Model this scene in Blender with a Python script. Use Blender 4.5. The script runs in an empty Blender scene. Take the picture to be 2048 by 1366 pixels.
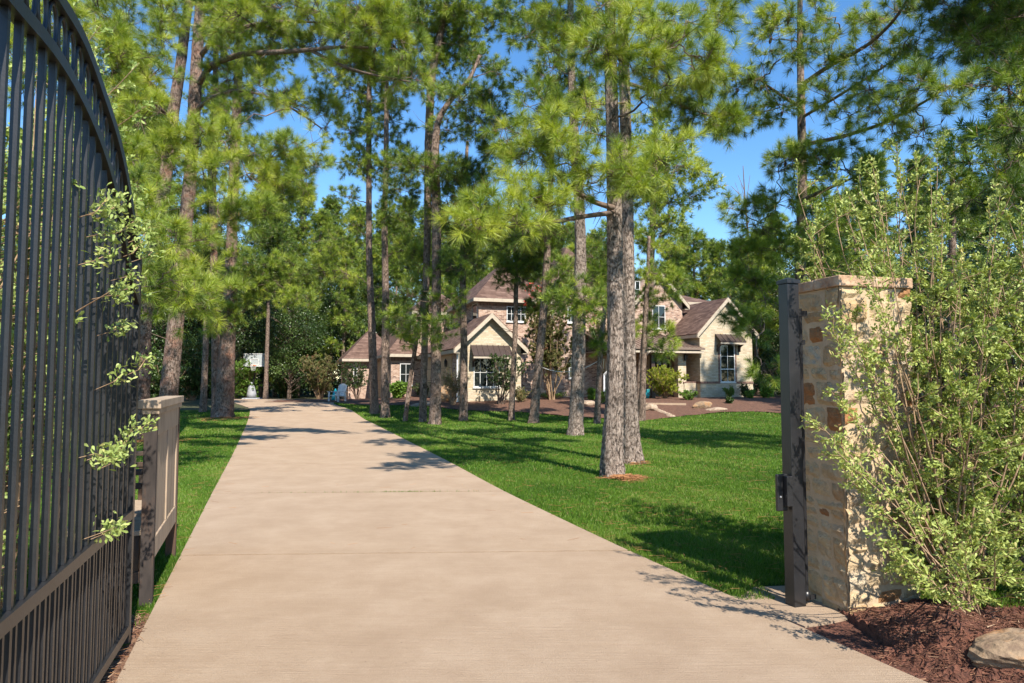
import bpy, math, random
import numpy as np
rng = np.random.default_rng(7)
random.seed(7)
PI = math.pi
scene = bpy.context.scene
C = scene.collection

# ------------------------------------------------------------------ camera, sky, sun, exposure
F = 1365.33
PITCH = math.atan(78 / F)
CAMZ = 1.6
cam_d = bpy.data.cameras.new("camera")
cam = bpy.data.objects.new("camera", cam_d)
C.objects.link(cam)
cam.location = (0, 0, CAMZ)
cam.rotation_euler = (PI / 2 + PITCH, 0, 0)
cam_d.lens = 24.0
cam_d.sensor_width = 36.0
cam_d.clip_end = 3000
cam_d.clip_start = 0.05
scene.camera = cam

SUN_EL = math.radians(47)
SUN_AZ = math.radians(180 - 26)      # compass style: 0 = +Y, clockwise (x east)
w = bpy.data.worlds.new("World")
scene.world = w
w.use_nodes = True
nt = w.node_tree
bg = nt.nodes["Background"]
sky = nt.nodes.new("ShaderNodeTexSky")
sky.sky_type = 'NISHITA'
sky.sun_disc = False
sky.sun_elevation = SUN_EL
sky.sun_rotation = SUN_AZ
sky.air_density = 1.0
sky.dust_density = 0.0
sky.ozone_density = 3.0
hsw = nt.nodes.new('ShaderNodeHueSaturation'); hsw.inputs['Saturation'].default_value = 1.22
nt.links.new(sky.outputs[0], hsw.inputs['Color']); nt.links.new(hsw.outputs[0], bg.inputs[0])
bg.inputs[1].default_value = 0.128
sd = bpy.data.lights.new("sun", 'SUN')
sun = bpy.data.objects.new("sun", sd)
C.objects.link(sun)
sd.energy = 5.0
sd.angle = math.radians(0.5)
sd.color = (1.0, 0.94, 0.845)
sv = np.array([math.sin(SUN_AZ) * math.cos(SUN_EL), math.cos(SUN_AZ) * math.cos(SUN_EL), math.sin(SUN_EL)])
from mathutils import Vector
sun.rotation_euler = Vector(sv).to_track_quat('Z', 'Y').to_euler()
scene.view_settings.view_transform = 'Standard'
scene.view_settings.look = 'None'
scene.view_settings.gamma = 1
scene.view_settings.exposure = 0.92
scene.render.engine = 'CYCLES'
scene.cycles.max_bounces = 6
scene.cycles.transmission_bounces = 4
scene.cycles.diffuse_bounces = 4

# ------------------------------------------------------------------ helpers
def sstep(a, b, x):
    t = np.clip((np.asarray(x, float) - a) / (b - a), 0, 1)
    return t * t * (3 - 2 * t)

def gz(x, y):
    """height of the ground"""
    x = np.asarray(x, float); y = np.asarray(y, float)
    zr = 0.62 * sstep(26.5, 36.5, y + 0.0 * x)
    zl = 0.37 * sstep(24, 42, y) - 0.28 * sstep(43, 54, y)
    k = sstep(-9.5, -3.5, x + 0.25 * (y - 40) * (y > 40))
    return zl + (zr - zl) * k

def ray(px, py):
    x = (px - 1024) / F; z = (683 - py) / F
    c, s = math.cos(PITCH), math.sin(PITCH)
    return np.array([x, c - z * s, s + z * c])

def at(px, py, Y):
    r = ray(px, py); r = r * (Y / r[1])
    return np.array([r[0], Y, CAMZ + r[2]])

def gnd(px, py, zoff=0.0):
    r = ray(px, py)
    if r[2] >= -1e-4: r[2] = -1e-4
    t = np.linspace(1, 120, 6000)
    pts = t[:, None] * r[None, :]
    h = CAMZ + pts[:, 2] - gz(pts[:, 0], pts[:, 1]) - zoff
    i = np.argmax(h < 0) if (h < 0).any() else len(t) - 1
    p = pts[i].copy()
    return np.array([p[0], p[1], float(gz(p[0], p[1])) + zoff])

class MB:
    """collects vertices and faces of any size; builds ONE mesh object"""
    def __init__(self):
        self.V = []; self.T = []; self.faces = []; self.n = 0
    def add(self, V, Fc, m=0, tint=0.5, smooth=False):
        V = np.asarray(V, float).reshape(-1, 3)
        Fc = np.asarray(Fc, np.int64)
        self.V.append(V)
        self.T.append(np.broadcast_to(np.asarray(tint, float), (len(V),)).copy())
        self.faces.append((Fc + self.n, m, smooth))
        self.n += len(V)
        return self
    def box(self, x0, x1, y0, y1, z0, z1, m=0, tint=0.5):
        V = [(x, y, z) for x in (x0, x1) for y in (y0, y1) for z in (z0, z1)]
        return self.add(V, [(0, 1, 3, 2), (4, 6, 7, 5), (0, 4, 5, 1), (2, 3, 7, 6), (0, 2, 6, 4), (1, 5, 7, 3)], m, tint)
    def bar(self, a, b, wa, wb, side=None, m=0, tint=0.5):
        """rectangular bar from a to b; wa = width along side, wb = width along the other"""
        a = np.asarray(a, float); b = np.asarray(b, float); d = b - a; d /= np.linalg.norm(d)
        s = np.array([1., 0, 0]) if side is None else np.asarray(side, float)
        s = s - d * s.dot(d); s /= np.linalg.norm(s); u = np.cross(d, s)
        V = [p + s * i * wa / 2 + u * j * wb / 2 for p in (a, b) for i, j in ((-1, -1), (1, -1), (1, 1), (-1, 1))]
        return self.add(V, [(0, 3, 2, 1), (4, 5, 6, 7), (0, 1, 5, 4), (1, 2, 6, 5), (2, 3, 7, 6), (3, 0, 4, 7)], m, tint)
    def poly(self, pts, m=0, tint=0.5):
        return self.add(pts, [tuple(range(len(pts)))], m, tint)
    def slab(self, pts, th, m=0, tint=0.5):
        """thick flat polygon; th vector"""
        p = np.asarray(pts, float); q = p + np.asarray(th, float); n = len(p)
        V = np.vstack([p, q])
        self.add(V, [tuple(range(n))], m, tint); k = self.n - 2 * n
        for f in [tuple(range(2 * n - 1, n - 1, -1))]:
            self.faces.append((np.array([f]) + k, m, False))
        self.faces.append((np.array([(i, i + n, (i + 1) % n + n, (i + 1) % n) for i in range(n)]) + k, m, False))
        return self
    def tube(self, P, R, sides=10, m=0, tint=0.5, rough=0.0, cap=True, smooth=True, flute=None):
        P = np.asarray(P, float); R = np.broadcast_to(np.asarray(R, float), (len(P),))
        T = np.gradient(P, axis=0); T /= np.linalg.norm(T, axis=1)[:, None] + 1e-9
        ref = np.array([0.0, 1.0, 0.0]) if abs(T[0][1]) < 0.9 else np.array([1.0, 0, 0])
        U = np.cross(T, ref); U /= np.linalg.norm(U, axis=1)[:, None] + 1e-9
        W = np.cross(T, U)
        a = np.arange(sides) * 2 * PI / sides
        rad = R[:, None] * np.ones(sides)[None, :]
        if rough > 0: rad = rad * (1 + rough * rng.standard_normal(rad.shape))
        if flute is not None: rad = rad * flute(a[None, :], np.arange(len(P))[:, None])
        V = P[:, None, :] + rad[..., None] * (np.cos(a)[None, :, None] * U[:, None, :] + np.sin(a)[None, :, None] * W[:, None, :])
        n = len(P); i = np.arange(n - 1)[:, None] * sides; j = np.arange(sides)[None, :]; j2 = (j + 1) % sides
        Q = np.stack([i + j, i + j2, i + sides + j2, i + sides + j], -1).reshape(-1, 4)
        self.add(V.reshape(-1, 3), Q, m, tint, smooth)
        if cap:
            k = self.n - n * sides
            self.faces.append((np.array([tuple(range(sides - 1, -1, -1))]) + k, m, False))
            self.faces.append((np.array([tuple(range((n - 1) * sides, n * sides))]) + k, m, False))
        return self
    def sticks(self, A, B, ra, rb, m=0, tint=0.5, sides=3):
        A = np.asarray(A, float); B = np.asarray(B, float); n = len(A)
        if n == 0: return self
        D = B - A; D /= np.linalg.norm(D, axis=1)[:, None] + 1e-9
        ref = np.where(np.abs(D[:, 2:3]) < 0.9, [[0, 0, 1.]], [[1., 0, 0]])
        U = np.cross(D, ref); U /= np.linalg.norm(U, axis=1)[:, None]; W = np.cross(D, U)
        ra = np.broadcast_to(ra, (n,)); rb = np.broadcast_to(rb, (n,))
        ang = np.arange(sides) * 2 * PI / sides
        ring = np.cos(ang)[None, :, None] * U[:, None, :] + np.sin(ang)[None, :, None] * W[:, None, :]
        V = np.concatenate([A[:, None] + ring * ra[:, None, None], B[:, None] + ring * rb[:, None, None]], 1)
        base = np.arange(n)[:, None, None] * 2 * sides
        q = np.array([(j, (j + 1) % sides, sides + (j + 1) % sides, sides + j) for j in range(sides)])[None]
        return self.add(V.reshape(-1, 3), (base + q).reshape(-1, 4), m, tint, True)
    def build(self, name, mats, parent=None, loc=None):
        me = bpy.data.meshes.new(name)
        V = np.vstack(self.V); T = np.concatenate(self.T)
        if not isinstance(mats, (list, tuple)): mats = [mats]
        for mm in mats: me.materials.append(mm)
        me.vertices.add(len(V)); me.vertices.foreach_set("co", V.astype(np.float32).ravel())
        loops = np.concatenate([f.ravel() for f, _, _ in self.faces])
        tot = np.concatenate([np.full(len(f), f.shape[1]) for f, _, _ in self.faces])
        mi = np.concatenate([np.full(len(f), m_) for f, m_, _ in self.faces])
        sm = np.concatenate([np.full(len(f), s_) for f, _, s_ in self.faces])
        me.loops.add(len(loops)); me.loops.foreach_set("vertex_index", loops.astype(np.int32))
        me.polygons.add(len(tot))
        st = np.concatenate([[0], np.cumsum(tot)[:-1]])
        me.polygons.foreach_set("loop_start", st.astype(np.int32))
        me.polygons.foreach_set("material_index", mi.astype(np.int32))
        me.polygons.foreach_set("use_smooth", sm.astype(bool))
        at_ = me.attributes.new("tint", 'FLOAT', 'POINT'); at_.data.foreach_set("value", T.astype(np.float32))
        me.update(calc_edges=True); me.validate()
        o = bpy.data.objects.new(name, me); C.objects.link(o)
        if parent is not None: o.parent = parent
        if loc is not None: o.location = loc
        return o

def tag(o, label=None, cat=None, group=None, kind=None):
    if label: o['label'] = label
    if cat: o['category'] = cat
    if group: o['group'] = group
    if kind: o['kind'] = kind
    return o

def empty(name, loc, label, cat, group=None, rz=0):
    o = bpy.data.objects.new(name, None); C.objects.link(o)
    o.location = tuple(float(v) for v in loc); o.rotation_euler = (0, 0, rz); o.empty_display_size = 0.2
    return tag(o, label, cat, group)

def copy_tree(o, label, loc, rz=0.0, sc=1.0):
    c = o.copy(); C.objects.link(c)
    c.location = tuple(float(v) for v in loc); c.rotation_euler = (0, 0, rz)
    c.scale = (sc, sc, sc) if not isinstance(sc, tuple) else sc
    c['label'] = label
    for ch in list(o.children):
        d = ch.copy(); C.objects.link(d); d.parent = c
    return c

# ------------------------------------------------------------------ materials
def lin(c):
    return tuple(((v / 255) / 12.92 if v / 255 <= 0.04045 else ((v / 255 + 0.055) / 1.055) ** 2.4) for v in c)

def newmat(name):
    m = bpy.data.materials.new(name); m.use_nodes = True
    t = m.node_tree; b = t.nodes["Principled BSDF"]
    return m, t, b

def nd(t, typ, **kw):
    n = t.nodes.new(typ)
    for k, v in kw.items(): setattr(n, k, v)
    return n

def ramp(t, fac, stops):
    r = nd(t, "ShaderNodeValToRGB")
    e = r.color_ramp.elements
    while len(e) < len(stops): e.new(0.5)
    for i, (p, c) in enumerate(stops):
        e[i].position = p; e[i].color = (*c, 1)
    t.links.new(fac, r.inputs[0])
    return r.outputs[0]

def noisemat(name, c1, c2, scale=5, rough=0.7, bump=0.2, bscale=30, detail=6, metallic=0, coords='Object', stretch=(1, 1, 1), spec=0.4, c3=None, bdist=0.01):
    m, t, b = newmat(name)
    tc = nd(t, "ShaderNodeTexCoord"); mp = nd(t, "ShaderNodeMapping"); mp.inputs['Scale'].default_value = stretch
    t.links.new(tc.outputs[coords], mp.inputs[0])
    n = nd(t, "ShaderNodeTexNoise"); n.inputs['Scale'].default_value = scale; n.inputs['Detail'].default_value = detail
    n.inputs['Roughness'].default_value = 0.65
    t.links.new(mp.outputs[0], n.inputs[0])
    st = [(0.33, c1), (0.67, c2)] if c3 is None else [(0.3, c1), (0.5, c2), (0.7, c3)]
    t.links.new(ramp(t, n.outputs[0], st), b.inputs['Base Color'])
    b.inputs['Roughness'].default_value = rough; b.inputs['Metallic'].default_value = metallic
    b.inputs['Specular IOR Level'].default_value = spec
    if bump > 0:
        n2 = nd(t, "ShaderNodeTexNoise"); n2.inputs['Scale'].default_value = bscale; n2.inputs['Detail'].default_value = 5
        t.links.new(mp.outputs[0], n2.inputs[0])
        bp = nd(t, "ShaderNodeBump"); bp.inputs['Strength'].default_value = bump; bp.inputs['Distance'].default_value = bdist
        t.links.new(n2.outputs[0], bp.inputs['Height']); t.links.new(bp.outputs[0], b.inputs['Normal'])
    return m

def leafmat(name, stops, trans=0.35, rough=0.5, spec=0.35, mottled=0.0):
    m, t, b = newmat(name)
    a = nd(t, "ShaderNodeAttribute", attribute_name="tint")
    col = ramp(t, a.outputs['Fac'], stops)
    t.links.new(col, b.inputs['Base Color']); b.inputs['Roughness'].default_value = rough
    b.inputs['Specular IOR Level'].default_value = spec
    tr = nd(t, "ShaderNodeBsdfTranslucent")
    hs = nd(t, "ShaderNodeHueSaturation"); hs.inputs['Saturation'].default_value = 1.15; hs.inputs['Value'].default_value = 1.25
    t.links.new(col, hs.inputs['Color']); t.links.new(hs.outputs[0], tr.inputs[0])
    mx = nd(t, "ShaderNodeMixShader"); mx.inputs[0].default_value = trans
    out = t.nodes["Material Output"]
    t.links.new(b.outputs[0], mx.inputs[1]); t.links.new(tr.outputs[0], mx.inputs[2]); t.links.new(mx.outputs[0], out.inputs[0])
    return m

def barkmat(name, dark, mid, light, sc=1.0, red=None):
    m, t, b = newmat(name)
    tc = nd(t, "ShaderNodeTexCoord"); mp = nd(t, "ShaderNodeMapping"); mp.inputs['Scale'].default_value = (1, 1, 0.36)
    t.links.new(tc.outputs['Object'], mp.inputs[0])
    wn = nd(t, "ShaderNodeTexNoise"); wn.inputs['Scale'].default_value = 14 * sc; wn.inputs['Detail'].default_value = 5; wn.inputs['Roughness'].default_value = .65
    t.links.new(mp.outputs[0], wn.inputs[0])
    va = nd(t, "ShaderNodeVectorMath", operation='MULTIPLY_ADD'); va.inputs[1].default_value = (0.16 / sc,) * 3
    t.links.new(wn.outputs['Color'], va.inputs[0]); t.links.new(mp.outputs[0], va.inputs[2])
    vo = nd(t, "ShaderNodeTexVoronoi", feature='DISTANCE_TO_EDGE'); vo.inputs['Scale'].default_value = 20 * sc
    t.links.new(va.outputs[0], vo.inputs[0])
    n = nd(t, "ShaderNodeTexNoise"); n.inputs['Scale'].default_value = 30 * sc; n.inputs['Detail'].default_value = 8; n.inputs['Roughness'].default_value = .75
    t.links.new(mp.outputs[0], n.inputs[0])
    plate = ramp(t, n.outputs[0], [(0.36, mid), (0.62, light)])
    # cracks open and close along their length
    cn = nd(t, "ShaderNodeTexNoise"); cn.inputs['Scale'].default_value = 11 * sc; cn.inputs['Detail'].default_value = 4
    t.links.new(tc.outputs['Object'], cn.inputs[0])
    cw = nd(t, "ShaderNodeMapRange"); cw.inputs[1].default_value = .35; cw.inputs[2].default_value = .65; cw.inputs[3].default_value = .012; cw.inputs[4].default_value = .15
    t.links.new(cn.outputs[0], cw.inputs[0])
    crack = nd(t, "ShaderNodeMapRange"); crack.inputs[1].default_value = -0.03
    t.links.new(cw.outputs[0], crack.inputs[2]); t.links.new(vo.outputs['Distance'], crack.inputs[0])
    mix = nd(t, "ShaderNodeMix", data_type='RGBA'); t.links.new(crack.outputs[0], mix.inputs[0])
    mix.inputs[6].default_value = (*dark, 1); t.links.new(plate, mix.inputs[7])
    col = mix.outputs[2]
    n4 = nd(t, "ShaderNodeTexNoise"); n4.inputs['Scale'].default_value = 1.1; n4.inputs['Detail'].default_value = 3
    t.links.new(tc.outputs['Object'], n4.inputs[0])
    hs = nd(t, "ShaderNodeHueSaturation"); mr4 = nd(t, "ShaderNodeMapRange"); mr4.inputs[1].default_value = .3; mr4.inputs[2].default_value = .7; mr4.inputs[3].default_value = .75; mr4.inputs[4].default_value = 1.2
    t.links.new(n4.outputs[0], mr4.inputs[0]); t.links.new(mr4.outputs[0], hs.inputs['Value']); t.links.new(col, hs.inputs['Color']); col = hs.outputs[0]
    if red is not None:
        n3 = nd(t, "ShaderNodeTexNoise"); n3.inputs['Scale'].default_value = 2.2; n3.inputs['Detail'].default_value = 6; n3.inputs['Roughness'].default_value = .7
        t.links.new(tc.outputs['Object'], n3.inputs[0])
        mr = nd(t, "ShaderNodeMapRange"); mr.inputs[1].default_value = 0.46; mr.inputs[2].default_value = 0.68; mr.inputs[4].default_value = 0.7
        t.links.new(n3.outputs[0], mr.inputs[0])
        mm = nd(t, "ShaderNodeMath", operation='MULTIPLY'); t.links.new(mr.outputs[0], mm.inputs[0]); t.links.new(crack.outputs[0], mm.inputs[1])
        mx2 = nd(t, "ShaderNodeMix", data_type='RGBA'); t.links.new(mm.outputs[0], mx2.inputs[0])
        t.links.new(col, mx2.inputs[6]); mx2.inputs[7].default_value = (*red, 1); col = mx2.outputs[2]
    t.links.new(col, b.inputs['Base Color']); b.inputs['Roughness'].default_value = 0.92; b.inputs['Specular IOR Level'].default_value = 0.128
    ad = nd(t, "ShaderNodeMath", operation='MULTIPLY_ADD'); ad.inputs[1].default_value = 0.9
    t.links.new(n.outputs[0], ad.inputs[0]); t.links.new(crack.outputs[0], ad.inputs[2])
    bp = nd(t, "ShaderNodeBump"); bp.inputs['Strength'].default_value = 1.0; bp.inputs['Distance'].default_value = 0.03
    t.links.new(ad.outputs[0], bp.inputs['Height']); t.links.new(bp.outputs[0], b.inputs['Normal'])
    return m

def brickmat(name, c1, c2, mortar, bw=0.2, bh=0.075, msize=0.008, rough=0.85, vary=None, jitter=0.0):
    """courses from local x+y (axis aligned walls) and z"""
    m, t, b = newmat(name)
    tc = nd(t, "ShaderNodeTexCoord"); sx = nd(t, "ShaderNodeSeparateXYZ"); t.links.new(tc.outputs['Object'], sx.inputs[0])
    ad = nd(t, "ShaderNodeMath", operation='ADD'); t.links.new(sx.outputs[0], ad.inputs[0]); t.links.new(sx.outputs[1], ad.inputs[1])
    cx = nd(t, "ShaderNodeCombineXYZ"); t.links.new(ad.outputs[0], cx.inputs[0]); t.links.new(sx.outputs[2], cx.inputs[1])
    vec = cx.outputs[0]
    if jitter:
        jn = nd(t, "ShaderNodeTexNoise"); jn.inputs['Scale'].default_value = 2.5; t.links.new(vec, jn.inputs[0])
        va = nd(t, "ShaderNodeVectorMath", operation='MULTIPLY_ADD'); va.inputs[1].default_value = (jitter,) * 3
        t.links.new(jn.outputs['Color'], va.inputs[0]); t.links.new(vec, va.inputs[2]); vec = va.outputs[0]
    br = nd(t, "ShaderNodeTexBrick"); t.links.new(vec, br.inputs[0])
    br.inputs['Scale'].default_value = 1; br.inputs['Brick Width'].default_value = bw; br.inputs['Row Height'].default_value = bh
    br.inputs['Mortar Size'].default_value = msize; br.inputs['Bias'].default_value = 0.0
    br.inputs['Color1'].default_value = (0, 0, 0, 1); br.inputs['Color2'].default_value = (1, 1, 1, 1); br.inputs['Mortar'].default_value = (0.5, 0.5, 0.5, 1)
    base = ramp(t, br.outputs['Color'], vary if vary else [(0.0, c1), (1.0, c2)])
    n = nd(t, "ShaderNodeTexNoise"); n.inputs['Scale'].default_value = 14; n.inputs['Detail'].default_value = 5; t.links.new(vec, n.inputs[0])
    hs = nd(t, "ShaderNodeHueSaturation"); mr = nd(t, "ShaderNodeMapRange"); mr.inputs[3].default_value = 0.72; mr.inputs[4].default_value = 1.28
    t.links.new(n.outputs[0], mr.inputs[0]); t.links.new(mr.outputs[0], hs.inputs['Value']); t.links.new(base, hs.inputs['Color'])
    mix = nd(t, "ShaderNodeMix", data_type='RGBA'); t.links.new(br.outputs['Fac'], mix.inputs[0]); t.links.new(hs.outputs[0], mix.inputs[6]); mix.inputs[7].default_value = (*mortar, 1)
    t.links.new(mix.outputs[2], b.inputs['Base Color']); b.inputs['Roughness'].default_value = rough; b.inputs['Specular IOR Level'].default_value = 0.2
    bp = nd(t, "ShaderNodeBump"); bp.invert = True; bp.inputs['Strength'].default_value = 0.6; bp.inputs['Distance'].default_value = 0.012
    t.links.new(br.outputs['Fac'], bp.inputs['Height']); t.links.new(bp.outputs[0], b.inputs['Normal'])
    return m

def plain(name, c, rough=0.5, metallic=0.0, spec=0.5):
    m, t, b = newmat(name)
    tc = nd(t, "ShaderNodeTexCoord"); n = nd(t, "ShaderNodeTexNoise"); n.inputs['Scale'].default_value = 8; n.inputs['Detail'].default_value = 4
    t.links.new(tc.outputs['Object'], n.inputs[0])
    t.links.new(ramp(t, n.outputs[0], [(0.3, tuple(v * 0.86 for v in c)), (0.7, tuple(min(1, v * 1.1) for v in c))]), b.inputs['Base Color'])
    b.inputs['Roughness'].default_value = rough; b.inputs['Metallic'].default_value = metallic; b.inputs['Specular IOR Level'].default_value = spec
    return m

def concretemat():
    m, t, b = newmat("concrete")
    tc = nd(t, "ShaderNodeTexCoord")
    n = nd(t, "ShaderNodeTexNoise"); n.inputs['Scale'].default_value = 1.7; n.inputs['Detail'].default_value = 9; n.inputs['Roughness'].default_value = .72
    t.links.new(tc.outputs['Object'], n.inputs[0])
    mp = nd(t, "ShaderNodeMapping"); mp.inputs['Rotation'].default_value = (0, 0, -0.05); mp.inputs['Scale'].default_value = (1.0, 34, 1)
    t.links.new(tc.outputs['Object'], mp.inputs[0])
    s = nd(t, "ShaderNodeTexNoise"); s.inputs['Scale'].default_value = 2.4; s.inputs['Detail'].default_value = 6; s.inputs['Roughness'].default_value = .7; t.links.new(mp.outputs[0], s.inputs[0])
    f = nd(t, "ShaderNodeTexNoise"); f.inputs['Scale'].default_value = 120; f.inputs['Detail'].default_value = 4; f.inputs['Roughness'].default_value = .8; t.links.new(tc.outputs['Object'], f.inputs[0])
    ad = nd(t, "ShaderNodeMath", operation='MULTIPLY_ADD'); ad.inputs[1].default_value = 0.6; t.links.new(s.outputs[0], ad.inputs[0]); t.links.new(n.outputs[0], ad.inputs[2])
    ad2 = nd(t, "ShaderNodeMath", operation='MULTIPLY_ADD'); ad2.inputs[1].default_value = 0.8; t.links.new(f.outputs[0], ad2.inputs[0]); t.links.new(ad.outputs[0], ad2.inputs[2])
    base = ramp(t, ad2.outputs[0], [(0.8, (0.25, 0.19, 0.14)), (1.0, (0.335, 0.26, 0.195))])
    mr0 = nd(t, "ShaderNodeMapRange"); mr0.inputs[1].default_value = .9; mr0.inputs[2].default_value = 1.5; t.links.new(ad2.outputs[0], mr0.inputs[0])
    base = ramp(t, mr0.outputs[0], [(0.2, (0.325, 0.230, 0.153)), (0.5, (0.365, 0.263, 0.178)), (0.8, (0.408, 0.302, 0.210))])
    # dark specks and a few stains
    v = nd(t, "ShaderNodeTexVoronoi"); v.inputs['Scale'].default_value = 7; t.links.new(tc.outputs['Object'], v.inputs[0])
    vm = nd(t, "ShaderNodeMapRange"); vm.inputs[1].default_value = .02; vm.inputs[2].default_value = .06; vm.inputs[3].default_value = .45; vm.inputs[4].default_value = 0; t.links.new(v.outputs['Distance'], vm.inputs[0])
    st = nd(t, "ShaderNodeTexNoise"); st.inputs['Scale'].default_value = .55; st.inputs['Detail'].default_value = 5; t.links.new(tc.outputs['Object'], st.inputs[0])
    sm = nd(t, "ShaderNodeMapRange"); sm.inputs[1].default_value = .56; sm.inputs[2].default_value = .72; sm.inputs[4].default_value = .10; t.links.new(st.outputs[0], sm.inputs[0])
    mx = nd(t, "ShaderNodeMix", data_type='RGBA'); t.links.new(vm.outputs[0], mx.inputs[0]); t.links.new(base, mx.inputs[6]); mx.inputs[7].default_value = (.10, .07, .05, 1)
    mx2 = nd(t, "ShaderNodeMix", data_type='RGBA'); t.links.new(sm.outputs[0], mx2.inputs[0]); t.links.new(mx.outputs[2], mx2.inputs[6]); mx2.inputs[7].default_value = (.22, .175, .135, 1)
    t.links.new(mx2.outputs[2], b.inputs['Base Color'])
    b.inputs['Roughness'].default_value = 0.9; b.inputs['Specular IOR Level'].default_value = 0.2
    ah = nd(t, "ShaderNodeMath", operation='MULTIPLY_ADD'); ah.inputs[1].default_value = 0.9; t.links.new(s.outputs[0], ah.inputs[0]); t.links.new(f.outputs[0], ah.inputs[2])
    bp = nd(t, "ShaderNodeBump"); bp.inputs['Strength'].default_value = 1.0; bp.inputs['Distance'].default_value = 0.008
    t.links.new(ah.outputs[0], bp.inputs['Height']); t.links.new(bp.outputs[0], b.inputs['Normal'])
    return m

def stonemat():
    m, t, b = newmat("limestone")
    a = nd(t, "ShaderNodeAttribute", attribute_name="tint")
    col = ramp(t, a.outputs['Fac'], [(0.0, (0.60, 0.44, 0.26)), (0.3, (0.63, 0.47, 0.28)), (0.55, (0.56, 0.38, 0.20)), (0.72, (0.62, 0.51, 0.36)), (0.86, (0.50, 0.31, 0.15)), (0.97, (0.42, 0.20, 0.085))])
    tc = nd(t, "ShaderNodeTexCoord"); n = nd(t, "ShaderNodeTexNoise"); n.inputs['Scale'].default_value = 9; n.inputs['Detail'].default_value = 8; n.inputs['Roughness'].default_value = .7
    t.links.new(tc.outputs['Object'], n.inputs[0])
    st = ramp(t, n.outputs[0], [(0.30, (0.66, 0.56, 0.46)), (0.5, (1, 1, 1)), (0.7, (1.10, 1.04, 0.92))])
    mx = nd(t, "ShaderNodeMix", data_type='RGBA', blend_type='MULTIPLY'); mx.inputs[0].default_value = 0.8
    t.links.new(col, mx.inputs[6]); t.links.new(st, mx.inputs[7]); t.links.new(mx.outputs[2], b.inputs['Base Color'])
    b.inputs['Roughness'].default_value = 0.9; b.inputs['Specular IOR Level'].default_value = .2
    n2 = nd(t, "ShaderNodeTexNoise"); n2.inputs['Scale'].default_value = 22; n2.inputs['Detail'].default_value = 9; n2.inputs['Roughness'].default_value = .7; t.links.new(tc.outputs['Object'], n2.inputs[0])
    bp = nd(t, "ShaderNodeBump"); bp.inputs['Strength'].default_value = 1.0; bp.inputs['Distance'].default_value = 0.045
    t.links.new(n2.outputs[0], bp.inputs['Height']); t.links.new(bp.outputs[0], b.inputs['Normal'])
    return m

M = {}
M['concrete'] = concretemat()
M['soil'] = noisemat("soil", (0.10, 0.05, 0.028), (0.24, 0.13, 0.075), scale=9, rough=1, bump=0.8, bscale=60, bdist=0.02)
M['forest_floor'] = noisemat("forest_floor", (0.035, 0.045, 0.015), (0.085, 0.075, 0.03), scale=1.5, rough=1, bump=0.5, bscale=14, bdist=0.05)
M['lawn'] = noisemat("lawn_base", (0.030, 0.062, 0.007), (0.065, 0.115, 0.013), scale=2.2, rough=0.95, bump=0.7, bscale=70, bdist=0.03, detail=9, spec=.1)
M['grass'] = leafmat("grass_blade", [(0.0, (0.045, 0.105, 0.010)), (0.5, (0.10, 0.195, 0.018)), (0.85, (0.18, 0.285, 0.036)), (1.0, (0.30, 0.27, 0.10))], trans=0.35, rough=0.5)
M['mulch'] = noisemat("mulch", (0.055, 0.022, 0.014), (0.19, 0.075, 0.045), scale=22, rough=1, bump=1.0, bscale=60, bdist=0.03, detail=9)
M['mulch_far'] = noisemat("mulch_red", (0.075, 0.036, 0.022), (0.185, 0.092, 0.056), scale=9, rough=1, bump=0.9, bscale=30, bdist=0.05, detail=9)
M['chip'] = leafmat("mulch_chip", [(0.0, (0.05, 0.02, 0.012)), (0.5, (0.15, 0.062, 0.036)), (0.85, (0.27, 0.14, 0.08)), (1, (0.45, 0.32, 0.2))], trans=0.0, rough=0.9)
M['straw'] = leafmat("pine_straw", [(0.0, (0.22, 0.09, 0.035)), (1.0, (0.55, 0.27, 0.11))], trans=0.1, rough=0.8)
M['bark'] = barkmat("pine_bark", (0.035, 0.022, 0.015), (0.165, 0.115, 0.085), (0.42, 0.335, 0.27))
M['bark_red'] = barkmat("pine_bark_red", (0.035, 0.02, 0.014), (0.15, 0.10, 0.075), (0.33, 0.25, 0.20), red=(0.26, 0.095, 0.05))
M['bark_far'] = barkmat("pine_bark_slim", (0.035, 0.022, 0.016), (0.15, 0.10, 0.072), (0.34, 0.25, 0.195), sc=0.8)
M['limb'] = noisemat("pine_limb", (0.07, 0.045, 0.03), (0.22, 0.155, 0.115), scale=16, rough=.95, bump=.7, bscale=40, bdist=.01)
M['needle'] = leafmat("pine_needles", [(0.0, (0.030, 0.062, 0.010)), (0.3, (0.105, 0.168, 0.022)), (0.65, (0.255, 0.335, 0.038)), (0.94, (0.46, 0.50, 0.070)), (1.0, (0.34, 0.19, 0.07))], trans=0.22, rough=0.42, spec=0.5)
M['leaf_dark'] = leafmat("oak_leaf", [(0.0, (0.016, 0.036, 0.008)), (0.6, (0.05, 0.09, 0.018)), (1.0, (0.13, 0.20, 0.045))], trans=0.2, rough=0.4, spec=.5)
M['leaf_sage'] = leafmat("sage_leaf", [(0.0, (0.12, 0.18, 0.035)), (0.5, (0.28, 0.36, 0.09)), (0.85, (0.44, 0.50, 0.17)), (1.0, (0.50, 0.44, 0.15))], trans=0.25, rough=0.55)
M['leaf_sageR'] = leafmat("sage_leaf_green", [(0.0, (0.11, 0.15, 0.025)), (0.5, (0.275, 0.33, 0.072)), (0.85, (0.42, 0.46, 0.125)), (1.0, (0.50, 0.43, 0.15))], trans=0.22, rough=0.55)
M['leaf_myrtle'] = leafmat("myrtle_leaf", [(0.0, (0.08, 0.105, 0.03)), (0.5, (0.17, 0.18, 0.06)), (0.8, (0.24, 0.17, 0.07)), (1.0, (0.28, 0.13, 0.08))], trans=0.3)
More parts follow.
